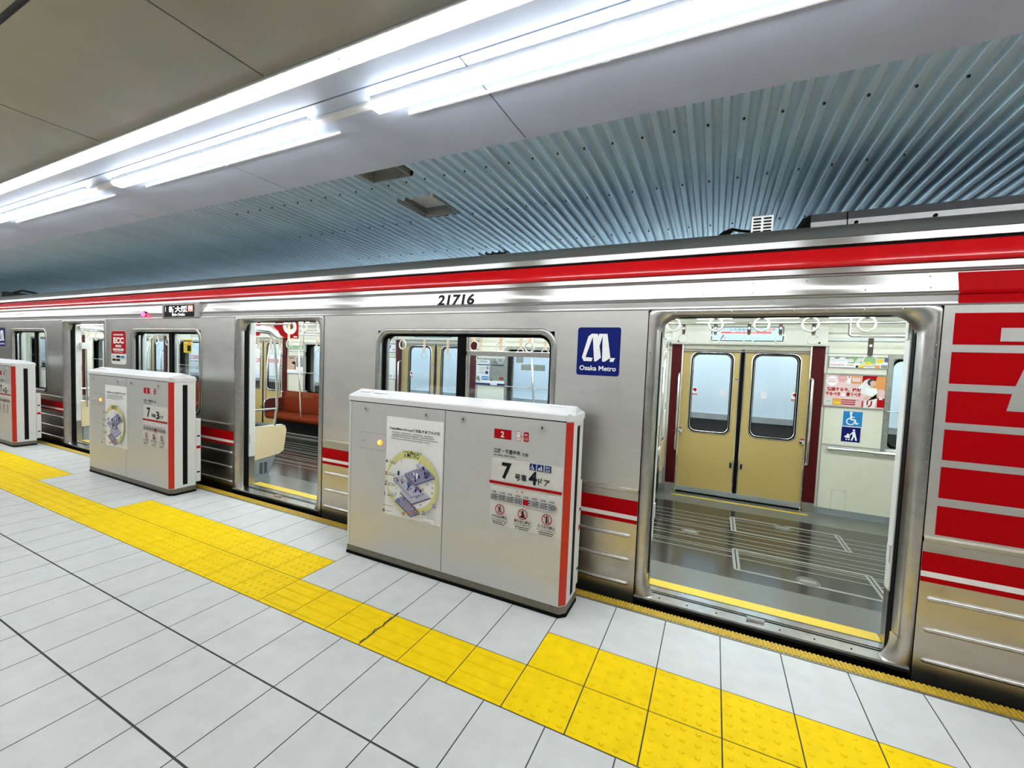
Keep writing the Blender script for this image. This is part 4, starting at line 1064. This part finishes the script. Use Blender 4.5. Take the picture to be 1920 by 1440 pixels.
def near_partition(x, s, label):
    """wood-look seat end panel with bright rim and pole on the near side, s = side facing the doorway"""
    y0 = SY+.172
    r = thing('seat_end_panel', (x, y0+.22, .27), label, 'partition', 'seat end panels in the train')
    O = [(.0, .262), (.40, .300), (.462, .335), (.500, .585), (.480, .640), (.43, .660), (.0, .672)]
    b = MB(); b.use('wood_cream')
    A = [(x+s*.012, y0+d, z) for d, z in O]; B = [(x-s*.012, y0+d, z) for d, z in O]
    b.loops([A, B], close_last=True, close_first=True); b.build('panel', r)
    b = MB(); b.use('chrome').tube([(x, y0+d, z) for d, z in O], .0095, 8); tag(b.build('rim', r), 'chrome rim')
    b = MB(); b.use('chrome').tube([(x, y0+.345, .66), (x, y0+.375, .90), (x, y0+.365, 1.30), (x, y0+.345, 1.58), (x, y0+.33, 1.72), (x, y0+.26, 1.795), (x, y0+.0, 1.800)], .016, 10)
    b.tube([(x, y0, .868), (x, y0+.37, .868)], .013, 8); tag(b.build('pole', r), 'chrome pole')
    b = MB(); b.use('chrome').tube([(x+s*.05, y0+.05, .58), (x+s*.05, y0+.05, 1.54)], .011, 8); b.use('ivory').box(x-.02, x+s*.07, y0-.01, y0+.09, 1.50, 1.60, .006); b.build('grab_bar', r)
    b = MB(); b.use('ivory').box(x-.035, x+.035, y0-.02, y0+.26, 1.812, 1.862, .01); b.loops([[(x-.035, y0+.255, 1.812), (x+.035, y0+.255, 1.812), (x+.035, y0+.255, 1.862), (x-.035, y0+.255, 1.862)], [(x-.03, y0+.36, 1.745), (x+.03, y0+.36, 1.745), (x+.03, y0+.385, 1.785), (x-.03, y0+.385, 1.785)]], close_last=True); b.build('pole_cover', r)
    b = MB(); b.use('box_grey'); q = [(.02, .36), (.32, .36), (.36, .30), (.27, ZF+.012), (.02, ZF+.012)]
    A = [(x+s*.006, y0+d, z) for d, z in q]; B = [(x-s*.10, y0+d, z) for d, z in q]; b.loops([A, B], close_first=True, close_last=True); b.box(x-s*.1, x+s*.012, y0, y0+.29, ZF, ZF+.014)
    b.use('black')
    for j in range(2):
        for k in range(8): b.box(x+s*.0055, x+s*.0072, y0+.155+.055*j, y0+.195+.055*j, .095+.017*k, .105+.017*k)
    b.build('heater_end', r)
    return r
near_partition(-4.860, 1, 'cream seat end panel with grey vent box inside the middle open door')
near_partition(-9.05, 1, 'cream seat end panel inside the far left door, beside the middle gate')
near_partition(1.125, -1, 'narrow cream seat end panel at the right edge of the nearest open door')

# ---- hand straps: one built, the rest copies
def strap(mat, drop):
    r = thing('hand_strap', (0, 0, 0), 'hand strap', 'hand strap')
    b = MB(); b.use(mat).box(-(.016 if drop < .2 else .020), (.016 if drop < .2 else .020), -.004, .004, .045, drop, .002); b.build('strap', r)
    b = MB(); b.use(mat).box(-.013, .013, -.007, .007, .040, .075, .003); b.build('ring_holder', r)
    b = MB(); b.use('steel_frame').box(-.010, .010, -.0065, .0065, drop*.62, drop*.62+.022); b.build('buckle', r)
    b = MB(); b.use('ring').torus((0, 0, 0), .048, .0072, (1, 0, 0), (0, 0, 1), 28, 8); b.build('ring', r)
    return r
S_short = strap('strap', .158); S_long = strap('strap_ad', .245); S_brown = strap('strap', .215)
ORD = ['first', 'second', 'third', 'fourth', 'fifth', 'sixth', 'seventh', 'eighth', 'ninth', 'tenth']
used = set()
def straps(xs, y, z, proto, where, grp, word):
    for i, x in enumerate(sorted(xs)):
        o = proto if proto.name not in used else copy_tree(proto)
        used.add(proto.name); used.add(o.name)
        o.location = (x, y, z)
        # rings turn a little on their straps
        o.rotation_euler = (0, 0, random.uniform(-.12, .12))
        o['label'] = '%s %s from left, %s' % (ORD[i], word, where); o['group'] = grp; o['category'] = 'hand strap'
g = 'hand straps over the nearest door'
straps([-.319, -.013, .292, .593], 3.62, 1.902, S_short, 'front row of the nearest open door', g, 'large white strap ring')
straps([-.334, -.019, .297, .576, .852], 5.03, 1.893, S_short, 'back row before the closed yellow doors', g, 'small white strap ring')
straps([.908], 3.62, 1.902, S_short, 'front row, right end of nearest open door', g, 'large white strap ring')
straps([1.304], 5.03, 1.695, S_brown, 'hanging lowest, in front of the pink poster', g, 'white strap ring')
g = 'hand straps behind the middle window'
straps([-3.072], 3.62, 1.699, S_long, 'in the left pane of the middle window', g, 'white strap ring')
straps([-2.17, -1.868, -1.569], 3.62, 1.700, S_long, 'front row in right pane of the middle window', g, 'large white strap ring')
straps([-3.865, -3.451], 5.03, 1.605, S_long, 'back row in left pane of the middle window', g, 'pale strap ring')
straps([-2.923, -2.601], 5.03, 1.585, S_long, 'lower row in right pane of the middle window', g, 'small strap ring')
straps([-2.306, -1.962], 5.03, 1.682, S_long, 'over the pale sticker of the far window', g, 'small strap ring')
g = 'hand straps behind the middle open door'
straps([-4.63, -4.345], 3.62, 1.880, S_short, 'at the top of the middle open door', g, 'white strap ring')
straps([-4.916], 3.62, 1.675, S_long, 'below the red hanging advert', g, 'big white strap ring')
straps([-6.78, -6.464, -6.127], 5.03, 1.655, S_long, 'in the middle open door, right of the red pillar', g, 'small strap ring')
straps([-7.685, -7.307, -7.081], 5.03, 1.58, S_long, 'in the middle open door, left of the red pillar', g, 'small strap ring')
g = 'hand straps behind the left windows'
straps([-8.05, -7.75, -7.45], 3.62, 1.66, S_long, 'in the left window, before the yellow sticker', g, 'pale strap ring')
straps([-9.85, -9.5, -9.15], 5.03, 1.66, S_long, 'in the left window, behind the yellow sticker', g, 'pale strap ring')
straps([-10.4, -10.1, -9.75], 3.62, 1.70, S_long, 'at the top of the far left open door', g, 'tiny strap ring')

# ---- framed posters and signs inside the train
def frame(name, x0, x1, z0, z1, t, draw, label, cat='poster', y=FY, mat='edge_steel', inner=.0):
    r = thing(name, ((x0+x1)/2, y, z0), label, cat)
    b = MB(); b.use(mat); L = lambda i, d: [(x0+i, y-d, z0+i), (x1-i, y-d, z0+i), (x1-i, y-d, z1-i), (x0+i, y-d, z1-i)]
    b.loops([L(0, 0), L(.002, .014), L(t, .014), L(t+.002, .005)]); b.build('frame', r)
    b = MB(); b.use('paper').box(x0+t, x1-t, y-.005, y-.002, z0+t, z1-t); p = Print(b, (x0+t, y-.005, z0+t)); draw(p, x1-x0-2*t, z1-z0-2*t); b.build('print', r)
    return r
def ad_wedding(p, w, h):
    p.rect(0, 0, w, h, 'pink_pale'); p.rect(w*.62, h*.62, w, h, 'print_red'); p.poly([(w*.80, h*.62), (w, h*.55), (w, h), (w*.86, h)], 'orange')
    p.ell(w*.12, h*.80, w*.10, h*.17, 'pink_pale'); p.ell(w*.12, h*.80, w*.095, h*.16, 'paper'); p.greek(w*.05, h*.83, w*.19, h*.035, 'pink', 1, 1); p.greek(w*.05, h*.76, w*.19, h*.035, 'pink', 2, 1)
    p.ell(w*.29, h*.90, w*.075, h*.13, 'pink'); p.greek(w*.23, h*.90, w*.35, h*.03, 'pink_pale', 3, 1)
    p.rect(w*.44, h*.75, w*.60, h*.97, 'orange'); p.rect(w*.455, h*.80, w*.585, h*.93, 'pink_pale'); p.rect(w*.37, h*.73, w*.43, h*.95, 'paper'); p.ell(w*.40, h*.93, w*.012, h*.02, 'hair')
    # a bride with a veil, turned to the left
    p.poly([(w*.56, h*.62), (w*.66, h*.86), (w*.74, h*.92), (w*.76, h*.62), (w*.68, h*.40), (w*.62, h*.45)], 'white_film')
    p.ell(w*.765, h*.80, w*.062, h*.11, 'hair'); p.ell(w*.795, h*.775, w*.048, h*.085, 'skin'); p.poly([(w*.76, h*.72), (w*.80, h*.70), (w*.80, h*.62), (w*.74, h*.62)], 'skin')
    p.poly([(w*.68, h*.64), (w*.86, h*.62), (w*.88, h*.36), (w*.84, h*.0), (w*.66, h*.0), (w*.70, h*.34)], 'paper'); p.poly([(w*.66, h*.30), (w*.70, h*.40), (w*.90, h*.34), (w*.92, h*.42), (w*.86, h*.46), (w*.87, h*.30), (w*.72, h*.22)], 'skin')
    p.rect(w*.88, h*.04, w, h*.32, 'print_red'); p.rect(w*.90, h*.34, w*.97, h*.60, 'pink_pale'); p.poly([(w*.90, h*.28), (w*.93, h*.36), (w*.97, h*.28)], 'paper')
    p.text('結婚する今、絶対', w*.04, h*.48, 'print_red', h=h*.125, w=w*.57, bold=.03); p.text('やるべき', w*.02, h*.335, 'print_red', h=h*.12, w=w*.25, bold=.03); p.rect(w*.29, h*.33, w*.35, h*.42, 'paper'); p.text('買うべき', w*.37, h*.335, 'print_red', h=h*.12, w=w*.24, bold=.03)
    p.ell(w*.08, h*.14, w*.075, h*.13, 'ring'); p.greek(w*.045, h*.13, w*.115, h*.03, 'grey_print', 4, 1); p.rect(w*.15, h*.05, w*.30, h*.25, 'orange'); p.rect(w*.17, h*.07, w*.28, h*.16, 'sign_yellow'); p.rect(w*.30, h*.05, w*.52, h*.26, 'pink')
    for i in range(3): p.rect(w*.30, h*(.07+.065*i), w*.60, h*(.10+.065*i), 'print_red'); p.greek(w*.31, h*(.11+.065*i), w*.52, h*.02, 'paper', 8+i, 1)
    p.rect(w*.53, h*.04, w*.62, h*.22, 'pink_pale'); p.rect(w*.635, h*.02, w*.655, h*.22, 'print_red'); p.text('リ', w*.71, h*.03, 'print_red', h=h*.20, w=w*.09, bold=.04)
def ad_green(p, w, h):
    p.rect(0, 0, w, h, 'paper'); p.rect(w*.33, h*.42, w*.80, h, 'green'); p.poly([(w*.42, h*.42), (w*.52, h*.42), (w*.60, h), (w*.50, h)], 'ring')
    for i in range(3): p.ell(w*(.08+.14*i), h*.68, w*.065, h*.17, 'edge_steel'); p.ell(w*(.08+.14*i), h*.68, w*.061, h*.15, 'paper'); p.greek(w*(.04+.14*i), h*.66, w*(.12+.14*i), h*.06, 'grey_print', i, 1)
    p.ell(w*.13, h*.90, w*.05, h*.09, 'edge_steel'); p.ell(w*.31, h*.90, w*.05, h*.09, 'edge_steel'); p.greek(w*.02, h*.18, w*.42, h*.13, 'pink', 12, .9)
    p.ell(w*.66, h*.38, w*.07, h*.26, 'sign_yellow'); p.ell(w*.55, h*.16, w*.05, h*.15, 'sign_yellow'); p.ell(w*.85, h*.72, w*.065, h*.24, 'sign_yellow'); p.rect(w*.78, h*.04, w*.86, h*.30, 'orange'); p.rect(w*.88, h*.04, w*.98, h*.34, 'edge_steel'); p.ell(w*.48, h*.12, w*.022, h*.12, 'navy')
    p.rect(w*.93, h*.60, w, h, 'lilac_dark')
frame('poster', 1.060, 1.602, 1.205, 1.572, .016, ad_wedding, 'pink and red wedding poster in a frame right of the closed yellow doors')
frame('poster', 1.092, 1.600, 1.628, 1.752, .008, ad_green, 'narrow green and white poster above the pink wedding poster')
def wheel_sign(p, w, h): p.rect(0, 0, w, h, 'sky_blue'); wheelchair(p, w*.46, h*.06, h*.92, 'paper')
def pram_sign(p, w, h): p.rect(0, 0, w, h, 'navy'); stroller(p, w*.50, h*.10, h*.78, 'paper')
def sticker(x0, x1, z0, z1, draw, label, name='sign_sticker', cat='sign', y=FY):
    b = MB(); b.use('paper').loops([[(x, y, z) for x, z in rrect(x0, x1, z0, z1, .006, 3)], [(x, y-.0015, z) for x, z in rrect(x0, x1, z0, z1, .006, 3)]], close_last=True)
    p = Print(b, (x0, y-.0015, z0)); draw(p, x1-x0, z1-z0); return tag(b.build(name), label, cat)
sticker(1.256, 1.419, 1.018, 1.175, wheel_sign, 'light blue wheelchair sign on the cream wall under the pink poster')
sticker(1.252, 1.413, .850, 1.008, pram_sign, 'dark blue pushchair sign directly under the wheelchair sign')
def rail():
    r = thing('handrail', (2.0, FY, .76), 'chrome handrail along the cream wall under the pushchair sign', 'handrail')
    b = MB(); b.use('chrome').tube([(1.13, FY-.07, .772), (2.95, FY-.07, .772)], .0185, 12); b.build('bar', r)
    for x in (1.155, 1.545, 2.3): b = MB(); b.use('steel_frame').box(x-.022, x+.022, FY-.062, FY, .745, .785, .004); b.build('bracket', r)
rail()
b = MB(); b.use('cream_dark').box(1.205, 1.208, FY-.0015, FY, .10, .32); b.box(1.33, 1.332, FY-.0015, FY, .10, .32); b.box(1.205, 1.332, FY-.0015, FY, .318, .320); b.use('steel_frame').tube([(1.21, FY, .315), (1.21, FY-.004, .315)], .006, 8); b.tube([(1.32, FY, .312), (1.32, FY-.004, .312)], .008, 8); b.build('wall_cover', CAR)

def ad_school(p, w, h):
    p.rect(0, 0, w, h, 'paper'); p.rect(w*.46, h*.18, w*.98, h*.98, 'edge_steel')
    for a in (.04, .52): p.text('OOOOO' if a < .5 else 'OOO', w*(a+.08), h*.86, 'navy', h=h*.075, w=w*(.26 if a < .5 else .16), bold=.02); p.rect(w*a, h*.76, w*(a+.42), h*.80, 'navy')
    for i in range(4): p.greek(w*.10, h*(.66-.07*i), w*.36, h*.025, 'grey_print', i, .9); p.greek(w*.54, h*(.68-.06*i), w*.94, h*.03, 'grey_print', 9+i, .9)
    p.rect(w*.36, h*.60, w*.44, h*.72, 'grey_print'); p.rect(w*.34, h*.42, w*.43, h*.54, 'navy'); p.rect(w*.22, h*.20, w*.45, h*.33, 'sky_blue'); p.rect(w*.24, h*.25, w*.43, h*.28, 'paper'); p.ell(w*.09, h*.24, w*.06, h*.09, 'hatch_frame'); p.ell(w*.13, h*.18, w*.03, h*.06, 'grey_print')
    p.ell(w*.84, h*.28, w*.03, h*.045, 'print_red'); p.ell(w*.92, h*.28, w*.03, h*.045, 'print_red'); p.rect(w*.53, h*.16, w*.57, h*.22, 'black'); p.rect(0, 0, w*.52, h*.065, 'navy'); p.rect(w*.74, 0, w, h*.075, 'navy')
frame('poster', -3.29, -2.755, 1.185, 1.60, .016, ad_school, 'white and navy poster seen through the right pane of the middle window')
def ad_black(p, w, h):
    p.rect(0, 0, w, h, 'paper'); p.rect(0, h*.22, w*.48, h, 'orange'); p.rect(w*.02, h*.25, w*.46, h*.98, 'skin'); p.poly([(w*.24, h*.60), (w*.36, h*.74), (w*.46, h*.66), (w*.46, h*.54), (w*.34, h*.54)], 'black'); p.rect(w*.42, h*.22, w*.46, h*.56, 'black'); p.greek(w*.06, h*.86, w*.40, h*.08, 'hair', 1, .8)
    p.rect(w*.50, h*.40, w*.97, h*.96, 'edge_steel')
    for i in range(5): p.greek(w*.52, h*(.86-.09*i), w*.95, h*.05, 'grey_print', 20+i, .9)
    p.rect(w*.80, h*.05, w*.86, h*.10, 'grey_print')
frame('poster', -7.585, -7.035, 1.160, 1.515, .016, ad_black, 'tan and grey poster above the red-brown bench in the middle open door')
def ad_olive(p, w, h): p.rect(0, 0, w, h, 'hatch_in'); p.rect(0, h*.25, w, h, 'green'); p.rect(w*.1, h*.3, w*.9, h*.6, 'cream_dark')
frame('poster', -7.55, -7.03, 1.595, 1.715, .008, ad_olive, 'narrow green poster over the tan poster in the middle open door')
def sign7(p, w, h): p.rect(0, 0, w, h, 'black'); p.rect(.008, .008, w-.008, h-.008, 'paper'); p.text('7', w*.18, h*.20, 'black_print', h=h*.60, bold=.02); p.text('号車', w*.58, h*.24, 'black_print', h=h*.18, w=w*.30, bold=.01)
sticker(-5.05, -4.845, 1.640, 1.790, sign7, 'white sign with black 7 seen in the left pane of the middle window')
def board(p, w, h): p.rect(0, 0, w, h, 'paper'); p.greek(w*.1, h*.08, w*.7, h*.10, 'grey_print', 3)
frame('notice', -5.09, -4.76, 1.19, 1.56, .006, board, 'blank white notice under the sign with black 7', 'notice')
def rules(p, w, h): p.rect(0, 0, w, h, 'paper'); [p.ell(w*.5, h*(.85-.2*i), w*.25, h*.06, 'black_print', 10) for i in range(4)]
sticker(-.548, -.515, 1.02, 1.14, rules, 'tiny white label with black symbols on the wall left of the closed yellow doors', 'wall_label')
def ad_pink(p, w, h): p.rect(0, 0, w, h, 'ivory'); p.poly([(w*.62, h*.1), (w*.98, h*.1), (w*.9, h*.8), (w*.7, h*.9)], 'print_red'); p.rect(w*.5, 0, w*.9, h*.25, 'lilac_pale')
frame('poster', -1.10, -.575, 1.205, 1.572, .016, ad_pink, 'partly hidden white and red poster at the left edge of the nearest open door')
frame('poster', -1.08, -.60, 1.628, 1.752, .008, ad_olive, 'small poster above the partly hidden white and red poster')

# advert hanging from the ceiling, across the car
def hanging():
    X = -6.15; r = thing('hanging_poster', (X, 4.3, 1.82), 'red hanging advert with a face, at the top of the middle open door', 'poster')
    y0, y1, z0, z1 = 3.78, 4.70, 1.80, 2.17
    b = MB(); b.use('print_red').box(X-.002, X, y0, y1, z0, z1); p = Print(b, (X, y0, z0), (0, 1, 0), (0, 0, 1)); w, h = y1-y0, z1-z0
    p.poly([(w*.30, 0), (w*.66, 0), (w*.62, h*.25), (w*.54, h*.40), (w*.50, h*.95), (w*.36, h*.95), (w*.30, h*.55)], 'pink_pale')
    p.ell(w*.50, h*.72, w*.13, h*.30, 'hair'); p.ell(w*.47, h*.66, w*.095, h*.26, 'skin', 30); p.poly([(w*.40, h*.44), (w*.54, h*.44), (w*.56, h*.16), (w*.38, h*.16)], 'skin'); p.poly([(w*.28, 0), (w*.36, h*.20), (w*.58, h*.20), (w*.72, 0)], 'ivory')
    for e in (.43, .505): p.ell(w*e, h*.70, w*.014, h*.022, 'hair', 12); p.line(w*(e-.022), h*.755, w*(e+.022), h*.765, h*.014, 'hair')
    p.line(w*.466, h*.66, w*.460, h*.60, h*.010, 'strap_ad'); p.ell(w*.47, h*.53, w*.028, h*.020, 'print_red', 14)
    p.ell(w*.83, h*.50, w*.13, h*.34, 'paper', 30); p.ell(w*.83, h*.52, w*.07, h*.16, 'orange', 20); p.ell(w*.85, h*.50, w*.04, h*.10, 'hair', 16)
    p.greek(w*.03, h*.50, w*.26, h*.16, 'paper', 3, .9); p.greek(w*.03, h*.20, w*.24, h*.08, 'paper', 4, .9); p.rect(w*.90, h*.04, w*.97, h*.10, 'paper'); b.build('print', r)
    b = MB(); b.use('steel_frame').box(X-.006, X+.004, y0, y1, z1-.02, z1+.015); b.build('clip_rail', r)
hanging()
# name panels on the wall across the track
def station_panel(x0, x1, label, txt):
    b = MB(); b.use('paper').box(x0, x1, 6.592, 6.60, 1.0, 1.62); p = Print(b, (x0, 6.592, 1.0)); w = x1-x0
    p.rect(0, .315, w, .415, 'pink'); p.greek(.12, .345, .42, .045, 'paper', 4, 1); p.greek(w*.5, .345, w*.62, .045, 'paper', 6, .8)
    p.greek(.10, .235, w*.4, .030, 'edge_steel', 7, .9); p.text(txt, .12, .09, 'lilac_pale', h=.10, w=1.0); p.greek(.10, .04, w*.5, .025, 'edge_steel', 8, .9)
    for k in range(4): p.line(w-.75+.14*k, .20, w-.62+.14*k, .04, .035, 'lilac_pale')
    return tag(b.build('wall_panel'), label, 'sign')
station_panel(-13.2, -8.15, 'white wall panel with pink band across the track, seen through the left windows', '西中島南方')
